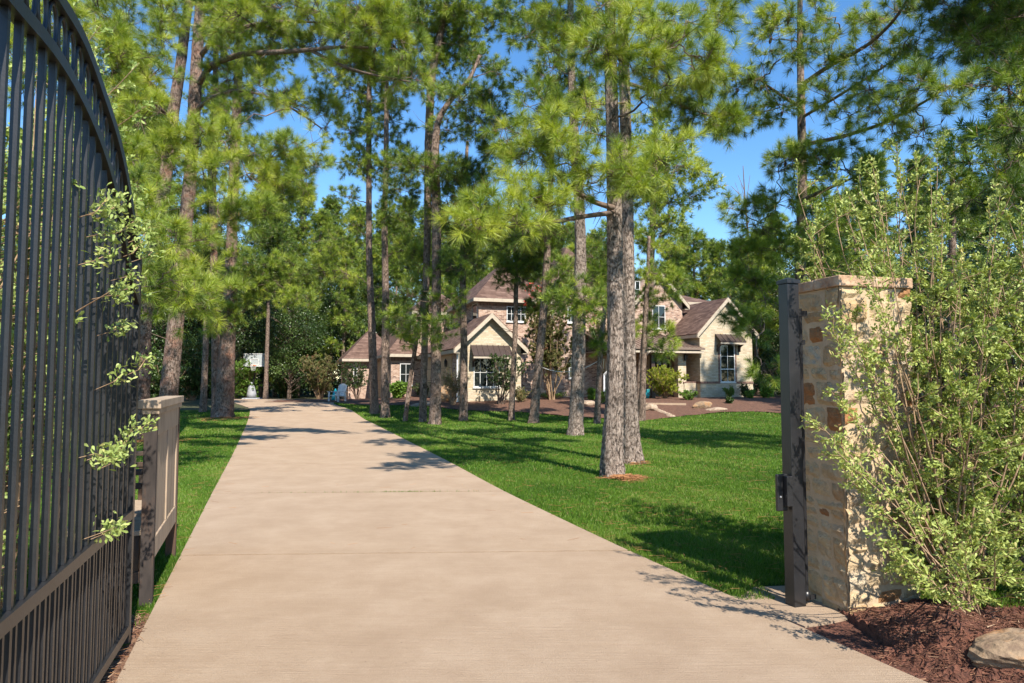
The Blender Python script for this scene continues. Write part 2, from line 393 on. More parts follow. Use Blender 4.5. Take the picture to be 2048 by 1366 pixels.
M['leaf_yellow'] = leafmat("yellow_leaf", [(0.0, (0.14, 0.20, 0.025)), (0.6, (0.32, 0.36, 0.04)), (1.0, (0.50, 0.42, 0.05))], trans=0.35)
M['leaf_bright'] = leafmat("bright_leaf", [(0.0, (0.08, 0.16, 0.02)), (1.0, (0.22, 0.34, 0.06))], trans=0.35)
M['flower'] = leafmat("red_flower", [(0.0, (0.45, 0.03, 0.03)), (1.0, (0.75, 0.09, 0.07))], trans=0.3)
M['stem'] = noisemat("shrub_stem", (0.20, 0.12, 0.065), (0.40, 0.27, 0.16), scale=20, rough=.9, bump=.3, bscale=60)
M['metal'] = noisemat("black_metal", (0.012, 0.012, 0.013), (0.024, 0.023, 0.024), scale=5, rough=0.38, bump=0.08, bscale=90, spec=0.55)
M['limestone'] = stonemat()
M['mortar'] = noisemat("mortar", (0.42, 0.30, 0.18), (0.52, 0.39, 0.25), scale=8, rough=1, bump=.6, bscale=50)
M['coping'] = noisemat("brown_coping", (0.24, 0.13, 0.075), (0.40, 0.25, 0.15), scale=8, rough=.9, bump=1.0, bscale=24, bdist=.02, c3=(0.52, 0.38, 0.25))
M['wood'] = noisemat("weathered_wood", (0.19, 0.135, 0.088), (0.38, 0.285, 0.195), scale=7, rough=.85, bump=.5, bscale=26, stretch=(1, 1, 0.16), c3=(0.24, 0.18, 0.135), bdist=.004)
M['wood_dark'] = noisemat("worn_dark_wood", (0.016, 0.012, 0.010), (0.042, 0.031, 0.025), scale=6, rough=.8, bump=.4, bscale=26, stretch=(1, 1, 0.25), c3=(0.12, 0.06, 0.03), bdist=.004)
M['rock'] = noisemat("lichen_rock", (0.10, 0.06, 0.04), (0.26, 0.18, 0.11), scale=6, rough=.95, bump=1, bscale=14, c3=(0.36, 0.16, 0.05), bdist=.03)
M['rock_pale'] = noisemat("pale_rock", (0.22, 0.15, 0.10), (0.42, 0.32, 0.23), scale=6, rough=.95, bump=1, bscale=12, bdist=.03)
M['brick'] = brickmat("brick", None, None, (0.50, 0.40, 0.33), vary=[(0.0, (0.13, 0.075, 0.055)), (0.22, (0.30, 0.175, 0.12)), (0.55, (0.39, 0.25, 0.18)), (1.0, (0.50, 0.37, 0.28))])
M['stone_wall'] = brickmat("cream_stone", None, None, (0.44, 0.37, 0.27), bw=0.26, bh=0.09, msize=0.010, vary=[(0.0, (0.40, 0.32, 0.22)), (0.3, (0.49, 0.405, 0.285)), (0.7, (0.55, 0.475, 0.35)), (1.0, (0.47, 0.355, 0.215))], jitter=0.06)
M['brick_dark'] = brickmat("brick_band", None, None, (0.34, 0.28, 0.22), bw=0.075, bh=0.2, vary=[(0.0, (0.10, 0.05, 0.04)), (1.0, (0.24, 0.12, 0.09))])
def shingle():
    m = brickmat("shingles", None, None, (0.10, 0.055, 0.042), bw=0.3, bh=0.11, msize=0.006, vary=[(0.0, (0.085, 0.050, 0.038)), (0.5, (0.13, 0.080, 0.060)), (1.0, (0.185, 0.118, 0.090))])
    return m
M['shingle'] = shingle()
M['fascia'] = plain("cream_trim", (0.44, 0.37, 0.28), 0.6)
M['white'] = plain("white_paint", (0.66, 0.65, 0.62), 0.45)
M['door_tan'] = plain("tan_door", (0.48, 0.33, 0.19), 0.6)
M['brown_paint'] = plain("brown_paint", (0.045, 0.025, 0.018), 0.5)
M['metal_roof'] = plain("bronze_metal_roof", (0.23, 0.16, 0.12), 0.4, 0.3)
M['metal_dark'] = plain("dark_metal_roof", (0.06, 0.04, 0.033), 0.45, 0.2)
M['teal'] = plain("teal_glaze", (0.02, 0.28, 0.33), 0.25)
M['copper'] = plain("copper", (0.45, 0.16, 0.07), 0.35, 0.9)
M['orange'] = plain("orange_rim", (0.65, 0.13, 0.03), 0.5)
M['rope'] = plain("white_rope", (0.65, 0.62, 0.58), 0.9)
M['grey_cover'] = plain("grey_cover", (0.30, 0.31, 0.33), 0.8)
M['screw'] = plain("steel", (0.75, 0.75, 0.75), 0.3, 0.8)
def glassmat():
    m, t, b = newmat("window_glass")
    b.inputs['Base Color'].default_value = (0.012, 0.016, 0.016, 1); b.inputs['Roughness'].default_value = 0.04; b.inputs['Specular IOR Level'].default_value = 0.7
    return m
M['glass'] = glassmat()
def clearmat():
    m, t, b = newmat("clear_acrylic")
    b.inputs['Base Color'].default_value = (0.75, 0.8, 0.8, 1); b.inputs['Roughness'].default_value = 0.1; b.inputs['Alpha'].default_value = 0.35
    return m
M['acrylic'] = clearmat()

# ------------------------------------------------------------------ ground
def axis(fine0, fine1, step, far):
    a = list(np.arange(fine0, fine1 + 1e-6, step))
    lo, hi = [], []
    v, d = fine0, step
    while v > -far: d *= 1.6; v -= d; lo.append(v)
    v, d = fine1, step
    while v < far: d *= 1.6; v += d; hi.append(v)
    return np.array(lo[::-1] + a + hi)

def sheet(xs, ys, zoff=0.0, noise=0.0):
    X, Y = np.meshgrid(xs, ys, indexing='xy')
    Z = gz(X, Y) + zoff
    if noise: Z = Z + noise * rng.standard_normal(Z.shape)
    V = np.stack([X, Y, Z], -1).reshape(-1, 3)
    n, m_ = len(ys), len(xs)
    i = np.arange(n - 1)[:, None] * m_; j = np.arange(m_ - 1)[None, :]
    Q = np.stack([i + j, i + j + 1, i + m_ + j + 1, i + m_ + j], -1).reshape(-1, 4)
    return V, Q

mb = MB(); V, Q = sheet(axis(-32, 32, 0.5, 1500), axis(-6, 66, 0.5, 1500)); mb.add(V, Q, 0, smooth=True)
tag(mb.build("ground", M['forest_floor']), kind='structure')

# driveway edges (ground points), far end first turned into the parking court
LE = [gnd(px, py) for px, py in [(237, 1366), (330, 1180), (425, 989), (464, 915), (489, 860), (498, 835), (501, 818)]]
RE = [gnd(px, py) for px, py in [(1825, 1366), (1258, 1110), (1010, 989), (900, 928), (745, 848), (703, 822), (664, 808)]]
def ext(a, b, k): return a + (a - b) / np.linalg.norm(a - b) * k
LE = [ext(LE[0], LE[1], 7)] + LE; RE = [ext(RE[0], RE[1], 7)] + RE
LE[0][2] = RE[0][2] = 0
LE += [np.array([LE[-1][0] - 3.2, LE[-1][1] + 5.5, 0]), np.array([LE[-1][0] - 9, LE[-1][1] + 14, 0])]
RE += [np.array([RE[-1][0] - .9, RE[-1][1] + 5.5, 0]), np.array([RE[-1][0] + 1.0, RE[-1][1] + 16, 0])]
def resample(P, n):
    P = np.array(P)[:, :2]; d = np.r_[0, np.cumsum(np.linalg.norm(np.diff(P, axis=0), axis=1))]
    t = np.linspace(0, d[-1], n); return np.stack([np.interp(t, d, P[:, 0]), np.interp(t, d, P[:, 1])], 1), t
def smooth(P, k=6):
    for _ in range(k): P[1:-1] = (P[:-2] + 2 * P[1:-1] + P[2:]) / 4
    return P
# parametrise both edges by Y so that cross sections stay nearly level in the picture
Ys = np.arange(-3.0, 60.01, 0.25)
LEa, REa = np.array(LE), np.array(RE)
LX = np.interp(Ys, LEa[:, 1], LEa[:, 0]); RX = np.interp(Ys, REa[:, 1], REa[:, 0])
for _ in range(12):
    LX[1:-1] = (LX[:-2] + 2 * LX[1:-1] + LX[2:]) / 4; RX[1:-1] = (RX[:-2] + 2 * RX[1:-1] + RX[2:]) / 4
def dl(y): return np.interp(y, Ys, LX)
def dr(y): return np.interp(y, Ys, RX)
SK = 0.045   # joints run slightly skew
joints = [-0.5, 2.85, 6.22, 9.6, 12.95, 16.3, 19.7, 23.1, 26.6, 30, 33.5, 37, 40.5, 44, 47.5, 51, 54.5]
mb = MB()
TOP = 0.035
for a, b in zip(joints[:-1], joints[1:]):
    g = 0.020
    rows = np.linspace(a + g, b - g, 8); cols = np.linspace(0, 1, 13)
    P = []
    for y in rows:
        x0, x1 = dl(y), dr(y + SK * 3.9)
        for c in cols:
            x = x0 + (x1 - x0) * c; yy = y + SK * (x - x0)
            P.append((x, yy, float(gz(x, yy)) + TOP))
    P = np.array(P); nr, nc = len(rows), len(cols)
    Q = [(i * nc + j, i * nc + j + 1, (i + 1) * nc + j + 1, (i + 1) * nc + j) for i in range(nr - 1) for j in range(nc - 1)]
    mb.add(P, Q)
    # slab edge faces
    ring = [j for j in range(nc)] + [i * nc + nc - 1 for i in range(1, nr)] + [(nr - 1) * nc + j for j in range(nc - 2, -1, -1)] + [i * nc for i in range(nr - 2, 0, -1)]
    R_ = P[ring]; L_ = R_ - [0, 0, 0.12]; n = len(ring)
    mb.add(np.vstack([R_, L_]), [(i, i + n, (i + 1) % n + n, (i + 1) % n) for i in range(n)])
drive = tag(mb.build("driveway", M['concrete']), kind='structure')
M['joint'] = plain("joint_dirt", (0.035, 0.025, 0.018), .95)

JF = []
mbj = MB()
for yj in joints[1:-1]:
    x0, x1 = dl(yj) + .01, dr(yj + SK * 3.9) - .01; xs_ = np.linspace(x0, x1, 12)
    P = []
    for x in xs_:
        yy = yj + SK * (x - dl(yj)); z = float(gz(x, yy)) + .013
        P += [(x, yy - .03, z), (x, yy + .03, z)]
    mbj.add(P, [(2 * i, 2 * i + 2, 2 * i + 3, 2 * i + 1) for i in range(11)])
tag(mbj.build('driveway_joints', M['joint']), kind='structure')
def strip_sheet(name, f0, f1, y0, y1, dy, dx, zoff, mat, noise=0.0, m_=0):
    """sheet between x=f0(y) and x=f1(y)"""
    ys = np.arange(y0, y1 + 1e-6, dy); nc = max(2, int(dx))
    c = np.linspace(0, 1, nc)
    X = np.array([f0(y) + (f1(y) - f0(y)) * c for y in ys]); Y = np.repeat(ys[:, None], nc, 1)
    Z = gz(X, Y) + zoff + (noise * rng.standard_normal(X.shape) if noise else 0)
    V = np.stack([X, Y, Z], -1).reshape(-1, 3); n = len(ys)
    i = np.arange(n - 1)[:, None] * nc; j = np.arange(nc - 1)[None, :]
    Q = np.stack([i + j, i + j + 1, i + nc + j + 1, i + nc + j], -1).reshape(-1, 4)
    mb = MB().add(V, Q, smooth=True)
    return mb.build(name, mat)

def lawn_end(x):   # far edge of the right lawn (Y) as function of X
    pts = [(gnd(px, py)[0], gnd(px, py)[1]) for px, py in [(672, 806), (740, 812), (840, 813), (930, 822), (1050, 826), (1130, 833), (1200, 838), (1280, 843), (1350, 835), (1440, 826), (1510, 824), (1560, 828)]]
    pts = np.array(sorted(pts)); return np.interp(x, pts[:, 0], pts[:, 1])
xe = np.linspace(-16, 30, 200); ye = lawn_end(xe)
# right lawn as columns over X
def lawn_mesh():
    xs = np.arange(-15, 30.01, 0.4); mbl = MB(); P = []; nr = 64
    # rows between the driveway's right edge (inverse) and lawn_end
    yr = np.arange(-3, 46, 0.25); xr = dr(yr)
    def y_at_edge(x):      # Y of the driveway edge for this x
        o = np.argsort(xr); return np.interp(x, xr[o], yr[o])
    for x in xs:
        y0 = max(4.72, y_at_edge(x)) if x < 4.6 else 2.0
        y1 = max(float(lawn_end(x)), y0 + 0.05)
        y = y0 + (y1 - y0) * np.linspace(0, 1, nr)
        P.append(np.stack([np.full(nr, x), y, gz(x, y) + 0.012], 1))
    P = np.array(P); n = len(xs)
    i = np.arange(n - 1)[:, None] * nr; j = np.arange(nr - 1)[None, :]
    Q = np.stack([i + j, i + nr + j, i + nr + j + 1, i + j + 1], -1).reshape(-1, 4)
    return mbl.add(P.reshape(-1, 3), Q, smooth=True)
tag(lawn_mesh().build("lawn", M['lawn']), kind='structure')
def left_lim(y): return dl(y) - 14.0
tag(strip_sheet("lawn", left_lim, lambda y: dl(y) + 0.02, 3.9, 33.0, 0.4, 30, 0.012, M['lawn']), kind='structure')

# grass blades
def in_pillar_zone(x, y): return ((x > 1.3) & (x < 4.6) & (y < 4.85)) | ((x > 1.5) & (x < 2.1) & (y < 5.0)) | ((x > 1.9) & (x < 2.9) & (y < 5.4))
def grass():
    mb = MB()
    bands = [(3.9, 7.5, 7500, 0.042, 0.0042), (7.5, 12, 3200, 0.043, 0.007), (12, 19, 1100, 0.046, 0.012), (19, 28, 420, 0.05, 0.021), (28, 41, 150, 0.055, 0.034)]
    for y0, y1, dens, h, wd in bands:
        for side in (0, 1):
            xa, xb = (-15 - 0, 14) if y1 > 12 else ((-9, 7) if y1 > 8 else (-4.6, 5))
            n = int((xb - xa) * (y1 - y0) * dens)
            x = rng.uniform(xa, xb, n); y = rng.uniform(y0, y1, n)
            if side == 0:
                k = (x > dr(y) + 0.0) & (y < lawn_end(x)) & ~in_pillar_zone(x, y) & (np.abs(x) < 0.80 * y + 0.6)
            else:
                k = (x < dl(y) - 0.0) & (x > dl(y) - 6 - y * 0.2) & (y < 31) & (np.abs(x) < 0.80 * y + 0.6) & ~((y < 4.45))
                k &= rng.random(n) < np.where(y < 4.9, (y - 4.45) / .45, 1)
            x, y = x[k], y[k]; n = len(x)
            if n == 0: continue
            z = gz(x, y) + 0.008
            patch = 0.5 + 0.22 * np.sin(x * 1.3 + 1.7 * np.sin(y * .9)) * np.sin(y * 1.1 + x * .4) + 0.1 * np.sin(x * 5 + y * 3.3)
            az = rng.uniform(0, 2 * PI, n); lean = rng.uniform(0.1, 0.75, n); hh = h * rng.uniform(0.6, 1.25, n) * (0.8 + 0.5 * patch)
            ba = rng.uniform(0, 2 * PI, n)
            wv = np.stack([np.cos(ba), np.sin(ba), 0 * ba], 1) * wd / 2
            P = np.stack([x, y, z], 1)
            tip = P + np.stack([np.cos(az) * lean * hh, np.sin(az) * lean * hh, hh], 1)
            midp = P + np.stack([np.cos(az) * lean * hh * .3, np.sin(az) * lean * hh * .3, hh * .6], 1)
            V = np.stack([P - wv, P + wv, midp + wv * .8, tip, midp - wv * .8], 1).reshape(-1, 3)
            Q = (np.arange(n)[:, None] * 5 + np.arange(5)[None])
            t = np.clip(patch + 0.20 * rng.standard_normal(n), 0, 0.93)
            t = np.where(rng.random(n) < 0.035, 1.0, t)
            mb.add(V, Q, tint=np.repeat(t, 5))
    # tufts growing in the second joint
    n = 240; x = -1.55 + .25 * rng.standard_normal(n); x = np.where(rng.random(n) < .4, rng.uniform(-3.5, -.3, n), x); y = 9.6 + SK * (x - dl(9.6)) + rng.uniform(-.012, .012, n)
    P = np.stack([x, y, np.full(n, .015)], 1); a = rng.uniform(0, 2 * PI, n); T_ = P + np.stack([np.cos(a) * .02, np.sin(a) * .02, rng.uniform(.025, .05, n)], 1); W_ = np.array([.005, 0, 0])
    mb.add(np.stack([P - W_, P + W_, T_], 1).reshape(-1, 3), np.arange(3 * n).reshape(-1, 3), tint=np.repeat(rng.choice([.05, .2, .4, 1.0], n), 3))
    o = mb.build("grass", M['grass'])
    tag(o, "short bright green lawn grass on both sides of the driveway", "grass", kind='stuff')
grass()

# planting beds
def bed_mesh():
    xs = np.arange(-14, 24, 0.3); nr = 26; P = []
    for x in xs:
        y0 = float(lawn_end(x)) - 0.02; y1 = y0 + 11
        y = y0 + (y1 - y0) * np.linspace(0, 1, nr)
        P.append(np.stack([np.full(nr, x), y, gz(x, y) + 0.03 + 0.03 * rng.random(nr)], 1))
    P = np.array(P); n = len(xs)
    i = np.arange(n - 1)[:, None] * nr; j = np.arange(nr - 1)[None, :]
    Q = np.stack([i + j, i + nr + j, i + nr + j + 1, i + j + 1], -1).reshape(-1, 4)
    return MB().add(P.reshape(-1, 3), Q, smooth=True)
tag(bed_mesh().build("flower_bed", M['mulch_far']), kind='structure')

tag(strip_sheet('mulch_soil', lambda y: dr(y) - .02, lambda y: dr(y) + 5.0, 1.0, 5.1, 0.1, 20, 0.014, M['mulch'], noise=0.004), kind='structure')
# soil strip beside the driveway at the gate
tag(strip_sheet("soil_strip", lambda y: dl(y) - 1.6, lambda y: dl(y) + 0.01, 1.0, 4.75, 0.1, 20, 0.018, M['soil'], noise=0.006), kind='structure')

# ------------------------------------------------------------------ near mulch, pad, pillar, post, gate
DV = np.array([-0.316, 0.949, 0]); DN = np.array([0.949, 0.316, 0])    # along the drive, across it to the right

# concrete pad at the pillar
PC = gnd(1697, 1238)                        # pillar's near corner
pv = np.array([-0.255, 0.967, 0]); pu = np.array([0.967, 0.255, 0])    # pillar axes (depth, width)
def lp(base, u, v, s, t, z): return base + u * s + v * t + np.array([0, 0, z])
mb = MB()
pad = [np.array([dr(y) - 0.02 + 0.0, y, 0]) for y in (4.15, 4.6, 5.0, 5.3)]
pp = [gnd(1610, 1262), gnd(1750, 1236), PC + pv * .66 + pu * .1, PC + pv * 0.7 - pu * 0.25, gnd(1480, 1203), gnd(1440, 1196)]
pp = np.array([[p[0], p[1], 0.028] for p in pp])
mb.slab(pp - [0, 0, .1], (0, 0, .1))
tag(mb.build("concrete_pad", M['concrete']), kind='structure')

def blob_grid(cx, cy, rx, ry, h, n=60, rot=0.0, noise=0.02):
    a = np.linspace(-1, 1, n); A, B = np.meshgrid(a, a)
    r = np.sqrt(A ** 2 + B ** 2)
    Z = h * np.clip(1 - r ** 2, -0.05, 1) ** 0.8 if False else h * np.maximum(1 - r ** 2, -0.15)
    Z = Z + noise * rng.standard_normal(Z.shape) + 0.02 * np.sin(A * 9) * np.cos(B * 7)
    c, s = math.cos(rot), math.sin(rot)
    X = cx + (A * rx) * c - (B * ry) * s; Y = cy + (A * rx) * s + (B * ry) * c
    V = np.stack([X, Y, Z], -1).reshape(-1, 3)
    i = np.arange(n - 1)[:, None] * n; j = np.arange(n - 1)[None, :]
    Q = np.stack([i + j, i + j + 1, i + n + j + 1, i + n + j], -1).reshape(-1, 4)
    return V, Q

def mulch_z(x, y):
    e = x - (np.interp(y, Ys, RX) + 0.03)           # distance right of the drive edge
    lim = sstep(0.0, 0.55, e)
    back = sstep(4.62, 4.25, y - 0.26 * (x - 2.3))
    m1 = np.exp(-(((x - 2.55) / 0.5) ** 2 + ((y - 4.15) / 0.4) ** 2)) * 0.15
    return (0.05 * lim + m1 * lim + 0.03 * np.sin(x * 6) * np.sin(y * 5) * lim)
xs = np.arange(1.6, 6.0, 0.03); ys = np.arange(2.0, 4.85, 0.03)
X, Y = np.meshgrid(xs, ys)
e = X - (np.interp(Y, Ys, RX) + 0.02)
Z = mulch_z(X, Y) + 0.014 * rng.standard_normal(X.shape)
Z = np.where(e < 0, -0.12, Z)
lim_pad = (X < 2.22) & (Y > 4.28 - 0.35 * (X - 1.6))
Z = np.where(lim_pad, -0.12, Z)
i = np.arange(len(ys) - 1)[:, None] * len(xs); j = np.arange(len(xs) - 1)[None, :]
Q = np.stack([i + j, i + j + 1, i + len(xs) + j + 1, i + len(xs) + j], -1).reshape(-1, 4)
mbm = MB().add(np.stack([X, Y, Z], -1).reshape(-1, 3), Q)
n = 16000
cx = rng.uniform(1.7, 5.0, n); cy = rng.uniform(2.1, 4.7, n)
k = (cx > np.interp(cy, Ys, RX) + 0.02 + 0.05 * rng.random(n)) & ~((cx < 2.24) & (cy > 4.26 - 0.35 * (cx - 1.6))); cx, cy = cx[k], cy[k]; n = len(cx)
cz = mulch_z(cx, cy) + rng.uniform(0.005, 0.03, n); az = rng.uniform(0, 2 * PI, n); L = rng.uniform(0.015, 0.07, n)
A = np.stack([cx, cy, cz], 1); B = A + np.stack([np.cos(az) * L, np.sin(az) * L, rng.uniform(-.3, .35, n) * L], 1)
mbm.sticks(A, B, rng.uniform(0.0015, 0.005, n), 0.0012, m=1, tint=np.repeat(np.clip(rng.beta(2, 2.4, n), 0, 1), 6))
tag(mbm.build("mulch", [M['mulch'], M['chip']]), "dark shredded mulch heaped at the foot of the stone pillar", "mulch", kind='stuff')

# soil clods and straw on the gate side
mbm = MB(); n = 2500
cy = rng.uniform(3.2, 4.7, n); cx = dl(cy) - rng.uniform(0.0, 0.9, n); az = rng.uniform(0, 2 * PI, n); L = rng.uniform(.01, .05, n)
A = np.stack([cx, cy, 0.02 + rng.random(n) * .02], 1); B = A + np.stack([np.cos(az) * L, np.sin(az) * L, rng.uniform(0, .4, n) * L], 1)
mbm.sticks(A, B, 0.003, 0.0015, tint=np.repeat(rng.random(n), 6))
tag(mbm.build("leaf_litter", [M['chip']]), "dry brown litter on the bare soil under the black gate", "litter", kind='stuff')
e_root = MB()
p0 = gnd(232, 1305)
for q_, (px, py, s) in enumerate([(240, 1288, .07), (262, 1283, .06), (285, 1279, .05)]):
    pass

def rock(name, P, r, label, mat, cat="rock", flat=0.7, group=None, seed=0, rz=0.0, squash=None):
    rs = np.random.default_rng(seed)
    import bmesh
    bm = bmesh.new(); bmesh.ops.create_icosphere(bm, subdivisions=4, radius=1)
    dirs = rs.standard_normal((9, 3)); dirs /= np.linalg.norm(dirs, axis=1)[:, None]; cut = rs.uniform(.62, .95, 9)
    for v in bm.verts:
        p = np.array(v.co)
        for d_, c_ in zip(dirs, cut):
            q = p.dot(d_)
            if q > c_: p = p - d_ * (q - c_) * 0.9
        p *= 1 + 0.03 * math.sin(p[0] * 11 + p[1] * 7) + 0.02 * math.sin(p[2] * 23 + p[0] * 9)
        v.co = (p[0] * r[0], p[1] * r[1], p[2] * r[2])
    me = bpy.data.meshes.new(name); bm.to_mesh(me); bm.free(); me.materials.append(mat)
    for pl in me.polygons: pl.use_smooth = False
    o = bpy.data.objects.new(name, me); C.objects.link(o); o.location = tuple(P); o.rotation_euler = (0.05, -0.1, rz)
    return tag(o, label, cat, group)

b0 = gnd(2030, 1392)
rock("boulder", (b0[0] + .15, b0[1] + .20, 0.11), (0.26, 0.17, 0.13), "lichen-grey and rust boulder lying on the mulch beside the driveway", M['rock'], "boulder", seed=3, rz=0.3)

# stone pillar
PW, PD = 0.58, 0.52
ztop = at(1704, 572, PC[1])[2]
pil = empty("stone_pillar", PC, "rough cream and rust limestone gate pillar with a brown cap", "pillar", rz=math.atan2(pu[1], pu[0]))
mb = MB(); mb.box(0.0, PW, 0.0, PD, -.1, ztop - .002); mb.build("mortar_core", M['mortar'], pil)
def stone_face(mb, W_, H0, H1, place, seed):
    rs = np.random.default_rng(seed); z = H0
    while z < H1 - 0.02:
        h = rs.choice([0.07, 0.10, 0.13, 0.18]); h = min(h, H1 - z)
        if H1 - z - h < 0.06: h = H1 - z
        x = 0
        while x < W_ - 0.01:
            l = rs.uniform(0.10, 0.30); l = min(l, W_ - x)
            if W_ - x - l < 0.08: l = W_ - x
            g = 0.0045; nx, nz = max(3, int(l / 0.03)), max(3, int(h / 0.03))
            xx = np.linspace(x + g, x + l - g, nx); zz = np.linspace(z + g, z + h - g, nz)
            if x == 0: xx[0] = 0
            if abs(x + l - W_) < 1e-6: xx[-1] = W_
            Xg, Zg = np.meshgrid(xx, zz)
            out = 0.010 + rs.uniform(0, 0.010) + 0.0060 * rs.standard_normal(Xg.shape); Zg = Zg + .010 * np.sin(Xg * 9 + z * 31) * (z > 0)
            edge = np.ones_like(Xg); edge[0] = edge[-1] = 0; edge[:, 0] = np.where(x == 0, 1, 0); edge[:, -1] = np.where(abs(x + l - W_) < 1e-6, 1, 0)
            out = np.where(edge > 0, out, -0.003)
            Xg = Xg + 0.002 * rs.standard_normal(Xg.shape) * (edge > 0)
            Vv = place(Xg.ravel(), out.ravel(), Zg.ravel())
            i = np.arange(nz - 1)[:, None] * nx; j = np.arange(nx - 1)[None, :]
            Q = np.stack([i + j, i + j + 1, i + nx + j + 1, i + nx + j], -1).reshape(-1, 4)
            tt = rs.choice([rs.uniform(0, .3), rs.uniform(.3, .6), rs.uniform(.6, .78), rs.uniform(.82, .9), rs.uniform(.94, 1)], p=[.38, .32, .21, .04, .05])
            mb.add(Vv, Q, 0, tt, smooth=False)
            x += l
        z += h
mb = MB()
stone_face(mb, PW, -0.06, ztop, lambda x, o, z: np.stack([x, -o, z], 1), 11)
stone_face(mb, PD, -0.06, ztop, lambda x, o, z: np.stack([-o, x, z], 1), 5)
stone_face(mb, PD, -0.06, ztop, lambda x, o, z: np.stack([PW + o, x, z], 1), 8)
stone_face(mb, PW, -0.06, ztop, lambda x, o, z: np.stack([x, PD + o, z], 1), 9)
mb.build("stonework", M['limestone'], pil)
mb = MB()
ct = 0.075
mb.box(-.022, .26, -.022, .24, ztop, ztop + ct); mb.box(.264, PW + .022, -.022, .24, ztop, ztop + ct - .002)
mb.box(-.022, .26, .244, PD + .022, ztop, ztop + ct - .003); mb.box(.264, PW + .022, .244, PD + .022, ztop, ztop + ct)
cp = mb.build("cap", M['coping'], pil)
bv = cp.modifiers.new("bevel", 'BEVEL'); bv.width = 0.006; bv.segments = 2

# gate post on the right
PB = gnd(1590, 1224)
post = empty("gate_post", PB + [0, 0, .0], "black square metal gate post beside the stone pillar", "gate post", rz=math.atan2(DN[1], DN[0]))
H = at(1570, 566, PB[1])[2]
mb = MB(); mb.box(0, .098, 0, .098, 0, H); o = mb.build("post", M['metal'], post); bv = o.modifiers.new("bevel", 'BEVEL'); bv.width = .004; bv.segments = 2
mb = MB(); mb.box(-.008, .106, -.008, .106, H + .001, H + .026)
V = [(-.008, -.008, H + .027), (.106, -.008, H + .027), (.106, .106, H + .027), (-.008, .106, H + .027), (.049, .049, H + .05)]
mb.add(V, [(0, 1, 4), (1, 2, 4), (2, 3, 4), (3, 0, 4)]); mb.build("post_cap", M['metal'], post)
zt, zb = at(1607, 618, PB[1] + .1)[2], at(1610, 1186, PB[1] + .1)[2]
mb = MB(); mb.box(.125, .147, .03, .052, zb, zt); mb.build("hinge_rod", M['metal'], post)
mb = MB(); mb.box(.0985, .19, .026, .056, zt - .055, zt - .015); mb.build("hinge_bracket", M['metal'], post)
mb = MB(); mb.box(.0985, .17, .028, .054, zt - .26, zt - .225); mb.build("hinge_bracket", M['metal'], post)
mb = MB(); a = np.array([.136, .041, zb - .025]); mb.tube([a - [0, 0, .02], a + [0, 0, .045]], [.024, .024], 14); mb.build("hinge_pin", M['metal'], post)
mb = MB(); mb.box(.161, .21, .028, .054, zb - .04, zb - .01); mb.build("hinge_bracket", M['metal'], post)
# latch box
z1, z0 = at(1555, 952, PB[1])[2], at(1555, 1020, PB[1])[2]
mb = MB(); mb.box(-.10, -.012, .03, .055, z0 - .01, z1 + .01); o = mb.build("latch_plate", M['metal'], post)
mb = MB(); mb.box(-.05, -.001, -.012, .03, z0 + .025, z1); o2 = mb.build("latch_housing", M['metal'], post)
for oo in (o, o2):
    bv = oo.modifiers.new("bevel", 'BEVEL'); bv.width = .006; bv.segments = 3
mb = MB(); a = np.array([-.075, .0295, z0 + .09]); mb.tube([a, a - [0, .006, 0]], [.008, .006], 12); mb.build("screw", M['screw'], post)

# black gate leaf on the left
GB = gnd(247, 1290); GB[2] = 0
G0 = np.array([at(250, 1262, 4.14)[0], 4.14, 0.0]); GD = -DV                # direction towards the viewer
def gplane(px, py):
    """(s,z) on the gate plane"""
    r = ray(px, py); nx = DN
    t = nx.dot(G0) / nx.dot(r); p = r * t
    return (p - G0).dot(GD), CAMZ + p[2]
gate = empty("iron_gate", G0, "tall black arched iron driveway gate leaf, standing open at the left", "gate", rz=math.atan2(GD[1], GD[0]))
# local x = s along gate, local y = normal (towards drive is -/+), z up
outer = [gplane(*p) for p in [(280, 600), (274, 520), (263, 460), (250, 370), (232, 286), (216, 235), (199, 189), (181, 134), (162, 84), (138, 38), (111, 0)]]
inner = [gplane(*p) for p in [(262, 600), (252, 545), (243, 480), (230, 405), (212, 335), (190, 272), (166, 215), (140, 165), (112, 118), (75, 68), (30, 20)]]
def arc_fn(pts, push=0.0):
    p = np.array(sorted(pts)); co = np.polyfit(p[:, 0], p[:, 1], 4)
    return p, co
def arc_curve(pts):
    p = np.array(sorted(pts)); s0 = p[:, 0]; z0 = p[:, 1]
    # continue to the near end with decreasing slope
    sl = (z0[-1] - z0[-3]) / (s0[-1] - s0[-3]); s = list(s0); z = list(z0)
    while s[-1] < 2.9:
        sl *= 0.80; s.append(s[-1] + .15); z.append(z[-1] + sl * .15)
    return np.array(s), np.array(z)
so, zo = arc_curve(outer); si, zi = arc_curve(inner)
so[0] = si[0] = 0.0
